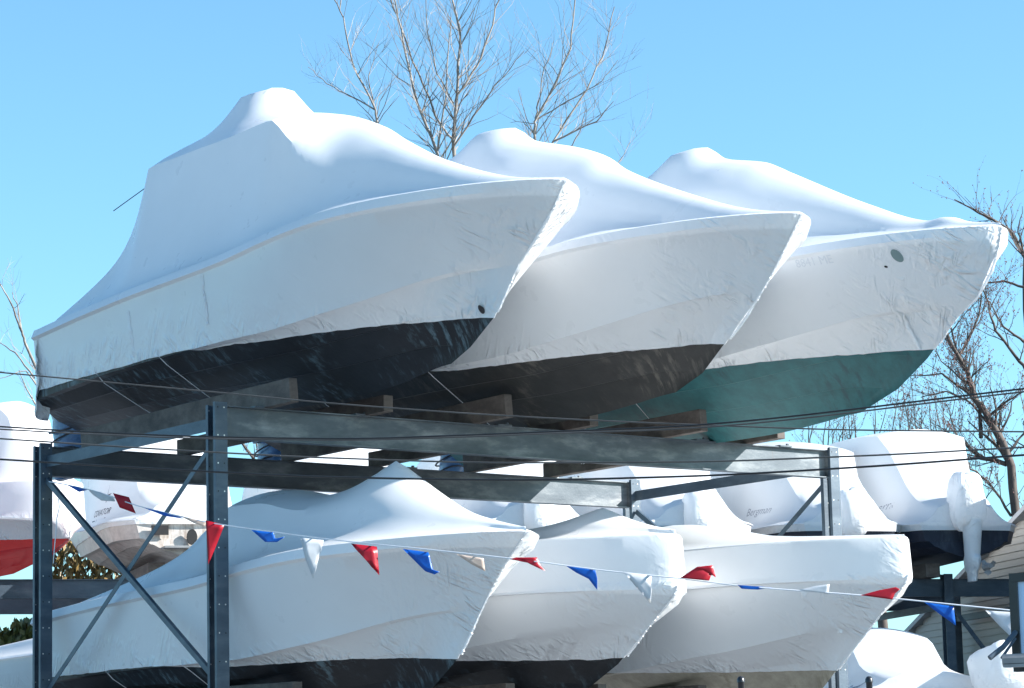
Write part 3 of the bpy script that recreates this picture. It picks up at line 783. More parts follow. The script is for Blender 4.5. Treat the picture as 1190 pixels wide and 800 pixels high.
# the tallest boat's lower unit with skeg and propeller
b, r, sc = backs[0]
blob('wrapped_outboard', r, (sc-.05, -1.25, 7.58), .36, .42, .58, BK, 9.1, M['wrap_back'], .1, .8)
lu = MB(); prev = None
for i in range(15):
    u = i/14; z = 7.2-1.25*u; rx = .20*(1-.45*u) if u < .75 else .11*(1-(u-.75)*1.6); ry = .24*(1-.25*u)+(.10 if .62 < u < .8 else 0)
    ring = [lu.add([BK.p(sc+rx*math.cos(a*math.pi/6), -1.4+.12*u+ry*math.sin(a*math.pi/6), z)], []) for a in range(12)]
    if prev:
        for k in range(12): lu.f.append((prev[k], prev[(k+1) % 12], ring[(k+1) % 12], ring[k])); lu.mi.append(0)
    prev = ring
lu.f.append(tuple(prev)); lu.mi.append(0)
low = lu.build('lower_unit', M['wrap_back'], r, smooth=40, crinkle=[.5]*len(lu.v))
pp = MB()
pp.tube([BK.p(sc+.14, -1.62, 6.22), BK.p(sc+.14, -1.86, 6.22)], [.09, .05], 12)
for k in range(3):
    a = k*2.09+.4; c = BK.p(sc+.14, -1.75, 6.22); ax = BK.u*math.cos(a)+Vector((0, 0, 1))*math.sin(a); bx = BK.u*-math.sin(a)+Vector((0, 0, 1))*math.cos(a)
    pp.add([c+ax*.05-bx*.03, c+ax*.13-bx*.07+BK.v*.04, c+ax*.19+bx*.01, c+ax*.13+bx*.07-BK.v*.04, c+ax*.05+bx*.03], [(0, 1, 2, 3, 4)])
pp.build('propeller', M['grey_metal'], r)
# bare transom of the tan boat: fittings below its lifted cover
b, r, sc = backs[5]
tr = MB()
tr.box(BK.p(sc-.55, -1.18, 6.93), BK.u*.16, BK.v*.02, Vector((0, 0, .09)))
tr.build('exhaust_port', M['hole'], r)
tr = MB(); pts = [BK.p(sc+.05+.10*math.cos(a*math.pi/8), -1.22, 6.80+.15*math.sin(a*math.pi/8)) for a in range(16)]
tr.add(pts+[p+BK.v*.04 for p in pts], [tuple(range(16))]+[(a, (a+1) % 16, 16+(a+1) % 16, 16+a) for a in range(16)]); tr.build('drive_opening', M['hole'], r)
tr = MB(); tr.box(BK.p(sc-.2, -1.27, 6.60), BK.u*.3, BK.v*.14, Vector((0, 0, .02))); tr.build('trim_tab', M['grey_metal'], r)

# red-hulled boat at the left edge, bow to the right
RL = Frame((at(0, 630, 53).x, 53), math.radians(20))
def left_boat():
    fr = Frame((-9.55, 52.2), math.radians(58))   # bow (-v) points to the right and towards us
    bow = at(84, 606, 52.2)
    b = Boat(stem=[(6.05, 1.6), (6.2, 1.0), (6.45, .4), (6.6, .08), (8.0, -.05)], keel=[(8, 5.95), (4, 5.95), (1.6, 6.0)], chine=[(8, 6.25), (3, 6.3), (.3, 6.45)],
        hem=[(8, 6.66), (0, 6.58)], sheer=[(8, 7.1), (0, 7.0)], endz=[6.05, 6.2, 6.35, 6.5, 6.6, 6.7, 6.9, 7.0], lip=.3, ts=7.5, seed=44, B=1.3, bow_L=3.0, bow_q=.5,
        rail=[(8, 7.6), (0, 7.6)], railk=.9, railback=0,
        ridge=[(8, 9.2), (3, 9.2), (1.5, 9.2), (1.15, 9.0), (.95, 8.4), (.5, 7.9), (0, 7.65)],
        edge=[(8, 9.0), (3, 9.05), (1.5, 9.05), (1.15, 8.8), (.95, 8.2), (.5, 7.8), (0, 7.63)], frac=[(8, .7), (3, .7), (1, .5), (0, .4)])
    return b.build('wrapped_boat', Frame((bow.x, bow.y), math.radians(50)), 0, 6.3, 'wrapped boat with bright red hull and bulky white cover at the left edge', 'boat', None, M['hull_red'], M['wrap_back'], nl=48)
left_boat()
# low covers in the corners
def low_cover(x, y, Y, ang, B, L, h, label, seed, body=None):
    c = at(x, y, Y); fr = Frame((c.x, c.y), ang); z = c.z
    return c, fr
def ground_boat(fr, s0, z, label, seed, L=6.5, B=1.25, roof=None, hull=None, flip=False, grp=None):
    b = Boat(stem=[(z-1.1, -L+1.6), (z-.7, -L+.8), (z, -L)], keel=[(1, z-1.2), (-L+1.6, z-1.1)], chine=[(1, z-.8), (-L, z-.5)], hem=[(1, z-.7), (-L, z-.6)],
        sheer=[(1, z-.1), (-L, z)], endz=[z-1.1, z-.95, z-.8, z-.55, z-.4, z-.2, z-.06, z], lip=.3, ts=.6, seed=seed, B=B, conc=1.7,
        ridge=[(t, z+q) for t, q in roof], edge=[(t, z+q-.12) for t, q in roof], frac=[(1, .7), (-2, .6), (-L, .3)])
    return b, b.build('wrapped_boat', fr, s0, z-1.2, label, 'boat', grp, hull or M['hull_white'], M['wrap_back'], flip=flip, nl=36)
zc = at(1100, 795, 52).z
fr_d = Frame((at(1040, 700, 52).x, 52), math.radians(12))
bd, rd = ground_boat(fr_d, .4, zc, 'low wrapped boat in blue shade below the clapboard wall, lower right corner', 51, roof=[(1, .15), (.2, .25), (-.8, .45), (-1.6, 1.0), (-2.4, 1.15), (-4, .9), (-6.5, .2)], flip=True, B=1.35)
zl = at(20, 770, 44).z
fr_l = Frame((at(2, 770, 44).x, 44), math.radians(40))
bl, rl_ = ground_boat(fr_l, 0, zl, 'low wrapped boat whose white cover shows in the bottom left corner', 57, roof=[(1, .1), (-1, .25), (-3, .35), (-6.5, .1)], flip=False, B=1.3)
on_side(bd, rd, 0, 'Dewall', -.7, zc-.12, .2, slope=.12, weight=.005)
blob('wrapped_outboard', rd, (1.6, -1.1, zc+.15), .55, .6, .5, fr_d, 3.3, M['wrap_back'], 0, .3)

# rear rack
def rear_rack():
    fr = BK; root = empty('steel_rack', fr.p(0, 0, 0), fr.a, 'blue-grey steel rack behind, holding the row of stern-out boats', 'boat rack')
    up = Vector((0, 0, 1)); s0, s1 = -3.0, 21.7
    for t in (0, 4.2):
        bb = MB(); h = .36
        bb.box(fr.p((s0+s1)/2, t, 6.10-h/2), fr.u*(s1-s0)/2, fr.v*.006, up*(h/2-.012))
        for zz in (6.094, 6.10-h+.006): bb.box(fr.p((s0+s1)/2, t, zz), fr.u*(s1-s0)/2, fr.v*.075, up*.006)
        bb.build('beam', M['steel'], root)
    for s in (-3.0, 9.3, 19.55, 21.7):
        for t in (0, 4.2):
            pb = MB(); pb.box(fr.p(s, t-.14, 3.1), fr.u*.10, fr.v*.008, up*3.1); pb.box(fr.p(s, t-.05, 3.1), fr.u*.008, fr.v*.08, up*3.1); pb.box(fr.p(s, t+.04, 3.1), fr.u*.10, fr.v*.008, up*3.1)
            pb.build('post', M['steel'], root)
    for a, b in (((19.55, 5.7), (21.7, 2.9)), ((21.7, 5.7), (19.55, 2.9))):
        bb = MB(); bb.bar(fr.p(a[0], .0, a[1]), fr.p(b[0], .0, b[1]), fr.v*.01, .045); bb.build('brace', M['steel'], root)
    for s in (19.55, 21.7):
        bb = MB(); bb.box(fr.p(s, 2.1, 5.55), fr.u*.05, fr.v*2.1, up*.07); bb.build('side_rail', M['steel'], root)
rear_rack()
for i, (sc) in enumerate((19.55, 17.0, 13.7, 10.4, 6.95, 3.5)):
    mb = MB(); mb.box(Vector((0, 0, .14)), BK.u*.16, BK.v*2.4, Vector((0, 0, .14)))
    o = mb.build('timber_bunk', M['wood'], None, bevel=.01); o.location = BK.p(sc-.5, 1.9, 6.102)
    tag(o, ('timber bunk under the navy hull at the right end of the row behind', 'timber bunk behind the right end post of the front rack', 'timber bunk under the back-row boat right of the far post', 'timber bunk under the back-row boat below the sunlit beam patch',
            'timber bunk under the back-row boat behind the tent peak', 'timber bunk under the tan-sterned boat behind the crossed braces')[i], 'timber', 'timber bunks of the row behind')

# ------------------------------------------------------------------ clapboard building, far gable
def siding_house():
    A0 = Vector((13.4, 53.2, 0)); d = Vector((-.267, .964, 0)).normalized(); n = Vector((-d.y, d.x, 0))
    if n.x > 0: n = -n
    root = empty('clapboard_building', A0+d*8, math.atan2(d.y, d.x), 'taupe clapboard building behind the rear rack at the right edge', 'building')
    L = 17; mb = MB(); ex = .155; z = 0; eave = 6.9
    def top(x): # gable: rises to the near end
        return 5.12+max(0, (L-x))*.33
    zz = 0
    while zz < 11.6:
        # span of wall at this height
        xm = L if zz+ex < 5.12 else max(0, L-(zz+ex-5.12)/.33)
        if xm > .1:
            a = A0; b = A0+d*xm
            mb.add([a+n*.022+Vector((0, 0, zz)), b+n*.022+Vector((0, 0, zz)), b+n*.004+Vector((0, 0, zz+ex)), a+n*.004+Vector((0, 0, zz+ex)),
                    a-n*.05+Vector((0, 0, zz)), b-n*.05+Vector((0, 0, zz))], [(0, 1, 2, 3), (0, 4, 5, 1)])
        zz += ex
    mb.build('wall', M['siding'], root)
    bk = MB(); bk.box(A0+d*L/2-n*5.1+Vector((0, 0, 2.5)), d*(L/2-.1), n*5, Vector((0, 0, 2.5))); bk.build('wall', M['siding'], root)
    rf = MB(); p0 = A0+Vector((0, 0, 5.12+L*.33+.06)); p1 = A0+d*(L+.3)+Vector((0, 0, 5.12-.1+.06))
    rf.add([p0+n*.14, p1+n*.14, p1-n*10, p0-n*10, p0+n*.14-Vector((0, 0, .11)), p1+n*.14-Vector((0, 0, .11)), p1-n*10-Vector((0, 0, .11)), p0-n*10-Vector((0, 0, .11))],
           [(0, 1, 2, 3), (7, 6, 5, 4), (0, 4, 5, 1), (1, 5, 6, 2), (2, 6, 7, 3), (3, 7, 4, 0)]); rf.build('roof', M['trim'], root)
siding_house()
def gable_house():
    Y = 95; c = at(1183, 408, Y); root = empty('far_house', Vector((c.x+4, Y+4, 0)), 0, 'far house whose grey gable corner shows at the right edge among branches', 'house')
    zE = at(1183, 432, Y).z; x0 = at(1182, 420, Y).x+2.3
    wb = MB(); wb.box(Vector((x0+5, Y+4, zE/2-.4)), Vector((5, 0, 0)), Vector((0, 4, 0)), Vector((0, 0, zE/2-.4))); wb.build('wall', M['trim'], root)
    g = MB(); hgt = 5.5*.9
    g.add([Vector((x0-.35, Y-.4, zE-.7)), Vector((x0+10.35, Y-.4, zE-.7)), Vector((x0+5, Y-.4, zE+hgt)), Vector((x0-.35, Y+8.4, zE-.7)), Vector((x0+10.35, Y+8.4, zE-.7)), Vector((x0+5, Y+8.4, zE+hgt))],
          [(0, 1, 2), (5, 4, 3), (0, 3, 4, 1)]); g.build('gable', M['trim'], root)
    rf = MB()
    for sx in (-1, 1):
        e = Vector((x0+5+sx*5.7, 0, zE-.55)); t_ = Vector((x0+5, 0, zE+hgt+.2)); dn = Vector((0, 0, -.16))
        vs = []
        for yy in (Y-.6, Y+8.6):
            for p in (e, t_, t_+dn, e+dn): vs.append(Vector((p.x, yy, p.z)))
        rf.add(vs, [(0, 1, 2, 3), (7, 6, 5, 4), (0, 4, 5, 1), (3, 2, 6, 7), (0, 3, 7, 4)])
    rf.build('roof', M['roof'], root)
gable_house()

# ------------------------------------------------------------------ sign, lamp, bollards
def sign():
    Y = 24; a = at(1178, 672, Y); b = at(1184, 776, Y)
    ux = Vector((.93, -.37, 0)).normalized(); uz = Vector((0, 0, 1)); nn = Vector((-.37, -.93, 0)).normalized()
    wd, hg = 1.5, a.z-b.z
    o = (a+b)/2+ux*wd/2; base = Vector((o.x, o.y, 0))
    root = empty('display_sign', base, math.atan2(ux.y, ux.x), 'black framed display sign with sky reflection painted on its face at the right edge', 'sign')
    f = MB()
    f.box(o+uz*(hg/2), ux*(wd/2+.03), nn*.06, uz*.035); f.box(o-uz*(hg/2), ux*(wd/2+.03), nn*.06, uz*.035)
    f.box(o-ux*(wd/2), ux*.035, nn*.058, uz*(hg/2-.036)); f.box(o+ux*(wd/2), ux*.035, nn*.058, uz*(hg/2-.036)); f.build('frame', M['black_metal'], root)
    p = MB(); p.box(o, ux*(wd/2-.036), nn*.03, uz*(hg/2-.036)); p.build('panel', M['panel'], root)
    q = MB(); q.box(Vector((o.x, o.y, (o.z-hg/2)/2))-nn*.12, ux*.05, nn*.05, uz*((o.z-hg/2)/2)); q.build('post', M['black_metal'], root)
    c = at(1182, 772, Y-.25)
    r2 = empty('floodlight', c-uz*.15, math.atan2(ux.y, ux.x), 'grey floodlight on an angled arm under the display sign', 'lamp')
    l = MB(); l.tube([at(1150, 765, Y-.3), at(1166, 752, Y-.25), at(1180, 735, Y-.1)], .022, 8); l.tube([at(1164, 765, Y-.2), at(1180, 742, Y-.1)], .012, 6); l.build('arm', M['steel'], r2)
    h = MB(); p0 = at(1166, 768, Y-.3); h.tube([p0, p0+ux*.36], .055, 8); h.build('housing', M['grey_metal'], r2, smooth=30)
    h = MB(); h.box(p0+ux*.18+nn*.02+uz*-.045, ux*.17, nn*.035, uz*.012); h.build('lens', M['grey_metal'], r2)
sign()
for (x, lab) in ((861, 'black round-capped post in front of the cream hull at the bottom edge'), (1010, 'black round-capped post below the blue-shaded boat at the bottom edge')):
    Y = 22; p = at(x, 792, Y); zt = at(x, 786, Y).z
    mb = MB(); pts = [Vector((0, 0, 0)), Vector((0, 0, zt-.05)), Vector((0, 0, zt-.045)), Vector((0, 0, zt-.02)), Vector((0, 0, zt-.004)), Vector((0, 0, zt))]
    mb.tube(pts, [.024, .024, .030, .028, .018, .004], 14)
    o = mb.build('capped_post', M['black_metal'], None, smooth=50); o.location = (p.x, p.y, 0)
    tag(o, lab, 'post', 'black capped posts')

# ------------------------------------------------------------------ cables
def cable(px, Y0, Y1, r, label, mat):
    # px polyline; depth runs from Y0 at the left to Y1 at the right
    P = []
    for x in range(-260, 1460, 20):
        y = lerp_list(px, x)
        if x < px[0][0]: y = px[0][1]+(x-px[0][0])*(px[1][1]-px[0][1])/(px[1][0]-px[0][0])
        if x > px[-1][0]: y = px[-1][1]+(x-px[-1][0])*(px[-1][1]-px[-2][1])/(px[-1][0]-px[-2][0])
        P.append(at(x, y, Y0+(Y1-Y0)*x/1190))
    base = P[0].copy(); mb = MB(); mb.tube([p-base for p in P], r, 6)
    o = mb.build('overhead_cable', mat, None, smooth=80); o.location = base
    return tag(o, label, 'cable', 'overhead cables crossing in front of the rack')
cable([(0, 433), (240, 455), (400, 470), (600, 484), (790, 493), (1000, 500), (1190, 502)], 22, 20, .0055, 'thin overhead cable crossing the hull bottoms, highest at the left edge', M['wire_dull'])
cable([(0, 496), (100, 502), (250, 508), (400, 510), (540, 506), (640, 502), (790, 495.5), (1190, 452)], 21, 19, .0062, 'thick overhead cable rising to the right, highest at the right edge', M['wire'])
cable([(0, 499), (100, 504.5), (250, 510), (400, 511.5), (540, 508), (640, 504), (790, 498.5), (1190, 455.5)], 21.2, 19.2, .0055, 'overhead cable running just under the thick rising cable', M['wire_dull'])
cable([(0, 510), (200, 523), (400, 533), (600, 538), (790, 537), (1000, 530), (1190, 520)], 21, 19, .006, 'overhead cable second from the bottom, ending below the thin one at right', M['wire_dull'])
cable([(0, 534), (200, 546), (400, 555), (600, 558), (790, 554), (1000, 543), (1190, 529)], 20, 18, .0068, 'lowest overhead cable, crossing the rear beam of the rack', M['wire'])

# ------------------------------------------------------------------ pennants
STR = [(57, 560), (80, 564), (110, 571), (160, 588), (200, 598), (240, 607), (300, 616), (400, 629), (490, 638), (600, 650), (700, 663), (790, 672.5), (870, 682), (1000, 692), (1110, 703), (1190, 711)]
def sd(x): return lerp_list([(40, 34.9), (57, 34.6), (235, 31.3), (450, 27.6), (700, 26.2), (1190, 25.0), (1300, 24.8)], x)
mb = MB(); P = [at(x, lerp_list(STR, x), sd(x)) for x in list(range(57, 1190, 8))+[1230]]
base = P[0].copy(); mb.tube([p-base for p in P], .0065, 5)
o = mb.build('pennant_string', M['string'], None); o.location = base
tag(o, 'pale cord strung from the far left rack post to the sign, carrying the pennants', 'cord')
FL = [  # polygon points in the picture, material, label
 ([(78, 564), (104, 569), (92, 572)], 'f_blue', 'small dark blue pennant twisted flat beside the far left post'),
 ([(101, 568), (131, 577), (134, 583), (118, 582), (109, 576)], 'f_white', 'grey-white pennant sagging left of the first red one'),
 ([(131, 573), (150, 578), (158, 597), (139, 590)], 'f_red', 'red pennant folded into a diamond, leftmost of the red ones'),
 ([(166, 590), (205, 599), (214, 603), (192, 600)], 'f_blue', 'dark blue pennant twisted edge-on behind the crossed braces'),
 ([(210, 600), (240, 607), (238, 612), (225, 608)], 'f_tan', 'cream pennant seen nearly edge-on left of the tall front post'),
 ([(239, 605), (261, 610), (251, 634), (242, 656)], 'f_red', 'long red pennant hanging across the tall front post'),
 ([(292, 616), (318, 619), (320, 626), (331, 624), (322, 630), (308, 630)], 'f_blue', 'bright blue pennant with curled tip, just right of the tall front post'),
 ([(349, 625), (376, 628), (371, 648), (364, 673), (355, 650)], 'f_white', 'white pennant hanging full length, leftmost white one on the left lower boat'),
 ([(408, 632), (438, 635.5), (438, 662), (441, 669), (432, 659)], 'f_red', 'red pennant hanging beside the full white one'),
 ([(468, 638), (498, 642), (499, 661), (511, 665), (505, 668), (494, 664)], 'f_blue', 'bright blue pennant with kinked tip on the left lower boat'),
 ([(530, 644), (562, 649), (564, 664), (548, 656)], 'f_tan', 'cream pennant against the stem of the left lower boat'),
 ([(592, 650), (600, 648), (624, 648), (628, 657), (634, 664), (622, 656)], 'f_red', 'red pennant blown flat over the middle lower boat'),
 ([(658, 658), (692, 663), (694, 672), (694, 686), (684, 673), (670, 666)], 'f_blue', 'dark blue pennant hanging over the middle lower boat'),
 ([(724, 665), (757, 669), (757, 686), (756, 701), (742, 684)], 'f_white', 'grey-white pennant hanging at the bow of the middle lower boat'),
 ([(790, 672), (810, 659), (828, 657), (832, 671), (827, 668), (824, 675)], 'f_red', 'red pennant flipped up above the cord, on the right lower boat'),
 ([(857, 680), (876, 681.5), (898, 683.5), (880, 685.5), (862, 684.5)], 'f_blue', 'blue pennant blown thin along the cord on the right lower boat'),
 ([(928, 686), (948, 681), (964, 679), (963, 690.5)], 'f_white', 'pale pennant flipped up above the cord on the right lower boat'),
 ([(1000, 692), (1022, 686), (1041, 682.5), (1046, 685), (1040, 690), (1037, 697)], 'f_red', 'red pennant flipped up at the bow of the right lower boat'),
 ([(1074, 700), (1108, 705), (1111, 727), (1093, 715)], 'f_blue', 'dark blue pennant in front of the clapboard wall'),
 ([(1145, 709.5), (1182, 712), (1182, 749), (1166, 732)], 'f_white', 'grey pennant hanging beside the display sign, rightmost')]
for i, (poly, mt, lab) in enumerate(FL):
    xc = sum(p[0] for p in poly)/len(poly); Y = sd(xc)-.02
    ym = min(p[1] for p in poly)
    rnd = random.Random(i)
    bmh = bmesh.new(); vs = []
    for (x, y) in poly: vs.append(bmh.verts.new(at(x, y, Y)))
    bmh.faces.new(vs); bmesh.ops.triangulate(bmh, faces=bmh.faces[:])
    bmesh.ops.subdivide_edges(bmh, edges=bmh.edges[:], cuts=3, use_grid_fill=True)
    top = at(xc, lerp_list(STR, xc), Y).z
    for v_ in bmh.verts:
        d = abs(v_.co.z-top); v_.co.y += .06*d/.3*math.sin(v_.co.x*7+i)*.5 + .025*nz(v_.co.x*5, v_.co.z*5, i)*min(1, d*8)
    me = bpy.data.meshes.new('pennant'); b0 = at(xc, lerp_list(STR, xc), Y)
    for v_ in bmh.verts: v_.co -= b0
    for f_ in bmh.faces: f_.smooth = True
    bmh.to_mesh(me); bmh.free(); me.materials.append(M[mt])
    o = bpy.data.objects.new('pennant', me); COL.objects.link(o); o.location = b0
    md = o.modifiers.new('thick', 'SOLIDIFY'); md.thickness = .003
    tag(o, lab, 'pennant', 'red, white and blue pennants on the cord')
# hanging cord end by the far left post
mb = MB(); q = [(68, 580), (69, 590), (66, 603), (65, 620), (63, 640), (62, 655)]; P = [at(x, y, 34.5) for x, y in q]; b0 = P[0].copy()
mb.tube([p-b0 for p in P], .006, 5); o = mb.build('hanging_cord', M['string'], None); o.location = b0
tag(o, 'loose cord dangling beside the far left rack post', 'cord')

# ------------------------------------------------------------------ trees
def tree(name, limbs, Y, base_px, label, bark, group, twig_levels, seed, dens, r0, trunk_r, budm=None, spread=1.0, upness=.5, rk=1.0):
    """limbs: list of (polyline in the picture, start radius, end radius)"""
    rnd = random.Random(seed)
    bx = at(base_px[0], base_px[1], Y); root = empty(name, Vector((bx.x, Y, 0)), 0, label, 'tree', group)
    tk = MB(); cr = MB(); bd = cr
    tk.tube([Vector((bx.x+.1, Y, -.2)), Vector((bx.x+.15, Y, bx.z*.4)), Vector((bx.x-.05, Y, bx.z*.75)), bx], [trunk_r*1.3, trunk_r, trunk_r*.8, trunk_r*.62], 10)
    def grow(p, d, L, r, lev):
        n = 4 if lev > 1 else 3
        pts = [p]; rs = [r]; q = p.copy(); dd = d.copy()
        for i in range(n):
            dd = (dd+Vector((rnd.gauss(0, .16), rnd.gauss(0, .16), rnd.gauss(0, .12)+.07*upness*2))).normalized()
            q = q+dd*(L/n); pts.append(q.copy()); rs.append(r*(1-(i+1)/n*.62))
        cr.tube(pts, rs, 4 if lev > 1 else 3, cap=False)
        if lev > 0:
            k = rnd.randint(3, 5) if lev > 1 else rnd.randint(2, 4)
            for c in range(k):
                i = rnd.randint(1, n); a = rnd.uniform(0, 6.283)
                side = Vector((math.cos(a), math.sin(a), rnd.uniform(-.2, .8)*upness*1.6))
                nd = (dd*.9+side*.75*spread).normalized()
                grow(pts[i], nd, L*rnd.uniform(.42, .7), max(rs[i]*.55, .0035), lev-1)
        if budm is not None and lev == 0:
            for c in range(3):
                w = pts[rnd.randint(1, len(pts)-1)]+Vector((rnd.gauss(0, .02), rnd.gauss(0, .02), rnd.gauss(0, .02))); s_ = rnd.uniform(.010, .020)
                bd.add([w+Vector((-s_, 0, 0)), w+Vector((0, -s_, 0)), w+Vector((s_, 0, 0)), w+Vector((0, s_, 0)), w+Vector((0, 0, s_*1.6)), w+Vector((0, 0, -s_))],
                       [(0, 1, 4), (1, 2, 4), (2, 3, 4), (3, 0, 4), (1, 0, 5), (2, 1, 5), (3, 2, 5), (0, 3, 5)], 1)
    for li, (poly, ra, rb) in enumerate(limbs):
        yo = rnd.uniform(-.7, .7)
        P = []; n = len(poly)
        for i, (x, y) in enumerate(poly): P.append(at(x, y, Y+yo*i/(n-1)))
        # subdivide with a slight wander
        Q = []
        for i in range(n-1):
            for k in range(4):
                w = P[i].lerp(P[i+1], k/4); 
                if i or k: w += Vector((rnd.gauss(0, .012), rnd.gauss(0, .03), rnd.gauss(0, .012)))
                Q.append(w)
        Q.append(P[-1]); R_ = [(ra+(rb-ra)*i/(len(Q)-1))*rk for i in range(len(Q))]
        cr.tube(Q, R_, 6, cap=False)
        Ltot = sum((P[i+1]-P[i]).length for i in range(n-1))
        for c in range(int(Ltot*dens)):
            i = rnd.randint(1, len(Q)-2); d = (Q[i+1]-Q[i]).normalized(); a = rnd.uniform(0, 6.283)
            nd = (d*.75+Vector((math.cos(a)*.8, math.sin(a)*.8, rnd.uniform(-.1, .6)*upness*2))).normalized()
            grow(Q[i], nd, rnd.uniform(.5, 1.25)*r0, R_[i]*.42, twig_levels)
    tk.build('trunk', bark, root, smooth=60)
    c = cr.build('crown', [bark, budm or bark], root, smooth=80)
    return root
GT = 'bare trees against the sky'
Y1 = 72
tree('bare_tree', [
    ([(520, 215), (508, 178), (484, 118), (469, 50), (456, -10)], .10, .035), ([(508, 178), (518, 111), (521, 50), (524, 20)], .05, .02),
    ([(528, 215), (527, 171), (531, 111), (535, 37), (523, -10)], .12, .04), ([(531, 111), (555, 77), (572, 30), (582, -10)], .06, .03),
    ([(527, 171), (558, 124), (575, 101), (609, 60)], .055, .018), ([(527, 165), (513, 148), (485, 84), (464, 27), (451, -8)], .055, .03),
    ([(527, 120), (508, 85), (497, 40), (495, 0)], .04, .018)],
    Y1, (524, 235), 'tall pale-barked bare tree rising behind the middle upper boat', M['bark_pale'], GT, 1, 11, 6, 1.35, .2, spread=.95, rk=.55)
tree('bare_tree', [
    ([(445, 190), (439, 145), (436, 128), (409, 74), (399, 20), (384, -10)], .075, .025), ([(436, 128), (400, 108), (380, 97), (358, 78)], .04, .012),
    ([(436, 128), (428, 90), (440, 50)], .035, .012)],
    Y1+3, (450, 220), 'bare tree left of the tall pale one, behind the tallest upper boat', M['bark_pale'], GT, 1, 12, 6, 1.2, .2, spread=.9, rk=.55)
tree('bare_tree', [
    ([(624, 200), (621, 158), (622, 141), (644, 101), (663, 57), (669, -8)], .08, .03), ([(622, 141), (626, 120), (630, 90), (642, 50)], .04, .014),
    ([(634, 190), (642, 165), (676, 114), (700, 67), (714, 8)], .06, .02), ([(642, 165), (693, 141), (713, 118)], .045, .014),
    ([(622, 141), (660, 118), (700, 95), (718, 70)], .035, .012), ([(660, 175), (676, 150), (680, 125)], .03, .01), ([(705, 205), (722, 186), (733, 163)], .03, .01)],
    Y1-2, (630, 220), 'bare tree right of the tall pale one, behind the middle upper boat', M['bark_pale'], GT, 1, 13, 6, 1.2, .2, spread=.9, rk=.55)
Y2 = 78
tree('budding_tree', [
    ([(1185, 640), (1175, 543), (1165, 515), (1148, 485), (1134, 465), (1124, 434), (1104, 397), (1092, 370)], .22, .06),
    ([(1170, 540), (1140, 532), (1120, 515), (1090, 503), (1060, 503)], .11, .03), ([(1140, 509), (1139, 475), (1128, 441), (1114, 414), (1104, 377)], .10, .04),
    ([(1128, 458), (1094, 434), (1053, 438)], .06, .02), ([(1114, 414), (1130, 385), (1138, 367), (1141, 330)], .07, .03),
    ([(1192, 430), (1178, 411), (1156, 384), (1148, 353), (1141, 330)], .08, .03), ([(1165, 515), (1130, 470), (1100, 455), (1070, 462)], .06, .02),
    ([(1148, 485), (1165, 470), (1190, 455)], .07, .03), ([(1150, 590), (1125, 560), (1110, 540), (1095, 500)], .07, .02),
    ([(1175, 600), (1150, 560), (1128, 545), (1110, 500), (1100, 470)], .06, .02)],
    Y2, (1188, 680), 'large reddish budding tree with curving limbs at the right, above the clapboard wall', M['bark'], 'budding trees at the right', 2, 21, 4.2, 1.2, .42, M['bud'], rk=.62)
tree('budding_tree', [
    ([(1199, 560), (1194, 420), (1190, 300), (1177, 271), (1154, 255), (1135, 246), (1109, 232)], .11, .02), ([(1190, 334), (1166, 327), (1145, 329), (1130, 345)], .05, .015),
    ([(1192, 400), (1165, 380), (1150, 350)], .05, .02), ([(1190, 295), (1184, 270), (1188, 240)], .04, .01)],
    Y2+5, (1200, 600), 'slender budding tree at the right edge reaching highest over the teal-bottomed boat', M['bark'], 'budding trees at the right', 1, 22, 3.0, 1.1, .2, M['bud'], rk=.8)
sh_l = []
rs = random.Random(5)
for i in range(26):
    x = rs.uniform(940, 1100); y1 = rs.uniform(425, 480) if x > 1010 else rs.uniform(455, 490); sh_l.append(([(x, 560), (x+rs.uniform(-4, 6), 510), (x+rs.uniform(-8, 12), y1)], .028, .008))
tree('budding_tree', sh_l, Y2+10, (1020, 590), 'low thicket-like budding tree seen under the teal-bottomed boat', M['bark'], 'budding trees at the right', 1, 23, 2.4, .9, .18, M['bud'])
tree('bare_tree', [([(60, 470), (30, 400), (25, 385), (12, 350), (0, 330)], .05, .015), ([(25, 385), (20, 355), (14, 340)], .025, .01), ([(40, 440), (18, 410), (-5, 395)], .03, .01),
    ([(60, 470), (30, 430), (0, 440)], .03, .01), ([(50, 480), (35, 460), (22, 430)], .03, .01)],
    Y1+8, (45, 490), 'faint bare tree at the left edge beyond the tallest boat stern', M['bark_pale'], GT, 1, 31, 2.2, .9, .15)
tree('bare_tree', [([(300, 540), (285, 520), (276, 500)], .05, .02), ([(310, 560), (300, 525), (296, 505)], .04, .015), ([(410, 560), (408, 540), (414, 520)], .04, .015)],
    Y1+6, (300, 580), 'bare brown twigs glimpsed between the beams of the front rack', M['bark'], GT, 1, 33, 5, .8, .15, M['bud'])

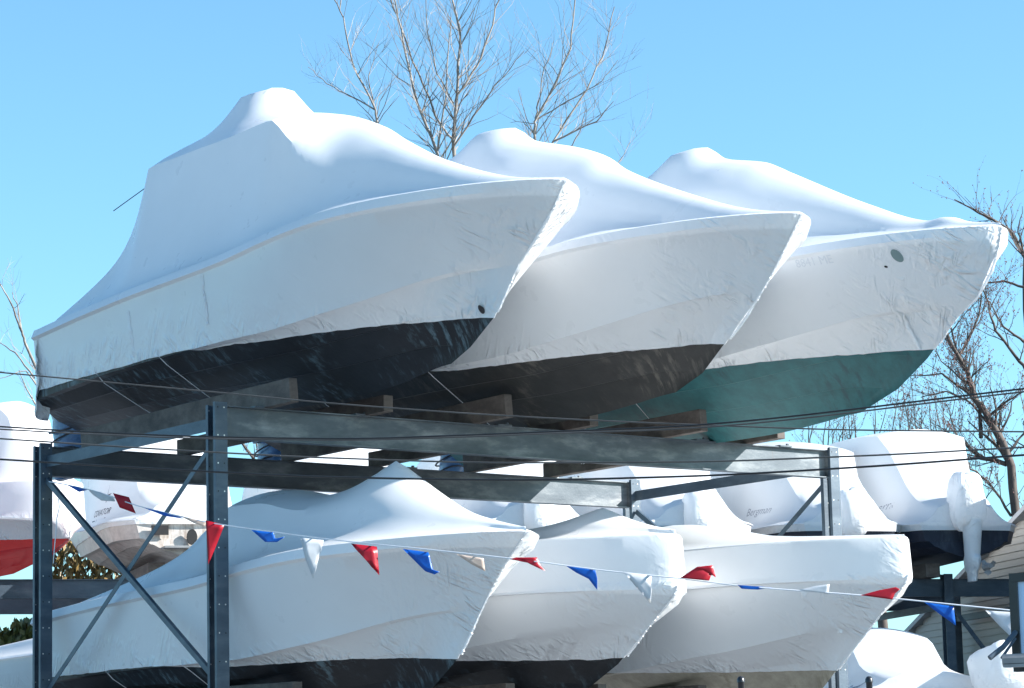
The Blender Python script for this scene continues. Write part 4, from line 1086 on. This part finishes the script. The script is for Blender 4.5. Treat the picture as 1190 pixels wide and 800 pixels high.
# hedge: many leaves, things one cannot count
def hedge(name, x0, x1, z0, z1, Y, mat, label, n, seed, size):
    rnd = random.Random(seed); mb = MB()
    for i in range(n):
        x = rnd.uniform(x0, x1); z = rnd.uniform(z0, z1); y = Y+rnd.uniform(-.6, .6)
        if nz(x*1.7, z*.9, seed) < -.22: continue
        c = Vector((x, y, z)); a = rnd.uniform(0, 6.28); d = Vector((math.cos(a)*.5, rnd.uniform(-.6, .6), -rnd.uniform(.4, 1.2))).normalized()*size*rnd.uniform(.6, 1.3)
        w = d.cross(Vector((rnd.gauss(0, 1), rnd.gauss(0, 1), rnd.gauss(0, .4)))).normalized()*size*.22
        mb.add([c, c+d*.45+w, c+d, c+d*.45-w], [(0, 1, 2, 3)])
    root = empty(name, Vector(((x0+x1)/2, Y, 0)), 0, label, 'hedge')
    mb.build('foliage', mat, root)
    st = MB()
    for i in range(int((x1-x0)*3)):
        x = rnd.uniform(x0, x1); st.tube([Vector((x, Y, 0)), Vector((x+.1, Y, z1*.5)), Vector((x+rnd.uniform(-.3, .3), Y, z1-.2))], [.03, .02, .008], 5)
    st.build('stems', M['bark'], root)
hedge('bamboo_hedge', -13, -8.2, 2.5, 5.85, 62, M['leaf'], 'tall dark green leafy hedge under the rear beam at the left edge', 24000, 3, .26)
hedge('brown_leaved_shrub', -10.6, -7.9, 5.0, 8.2, 65, M['leaf_brown'], 'brown and green leafy shrub seen beside the far left post', 4200, 4, .22)

# ------------------------------------------------------------------ ground, sky, sun
g = MB(); g.add([(-900, -200, 0), (900, -200, 0), (900, 1800, 0), (-900, 1800, 0)], [(0, 1, 2, 3)])
tag(g.build('ground', M['ground'], None), kind='structure')
PHI, EL = math.radians(46), math.radians(29)
hd = -FR.v*math.cos(PHI)+FR.u*math.sin(PHI)
sd_ = Vector((hd.x*math.cos(EL), hd.y*math.cos(EL), math.sin(EL)))
sl = bpy.data.lights.new('sun', 'SUN'); sl.energy = 5; sl.angle = math.radians(.53); sl.color = (1, .97, .93)
so = bpy.data.objects.new('sun', sl); COL.objects.link(so); so.rotation_euler = sd_.to_track_quat('Z', 'Y').to_euler(); so.location = (20, 0, 40)
w = bpy.data.worlds.new('World'); S.world = w; w.use_nodes = True
nt = w.node_tree; sk = nt.nodes.new('ShaderNodeTexSky'); sk.sky_type = 'NISHITA'; sk.sun_disc = False
sk.sun_elevation = EL; sk.sun_rotation = math.atan2(hd.x, hd.y); sk.air_density = 1.0; sk.dust_density = .6; sk.ozone_density = 1.0; sk.altitude = 0
bg = nt.nodes['Background']; tint = nt.nodes.new('ShaderNodeMix'); tint.data_type = 'RGBA'; tint.blend_type = 'MULTIPLY'; tint.inputs['Factor'].default_value = 1
tint.inputs['B'].default_value = (.63, .97, 1.12, 1)      # the clear cyan-blue of the winter sky
nt.links.new(sk.outputs[0], tint.inputs['A']); nt.links.new(tint.outputs['Result'], bg.inputs['Color']); bg.inputs['Strength'].default_value = .087
S.view_settings.view_transform = 'Standard'; S.view_settings.look = 'None'; S.view_settings.gamma = 1; S.view_settings.use_curve_mapping = False
S.view_settings.exposure = 1.4
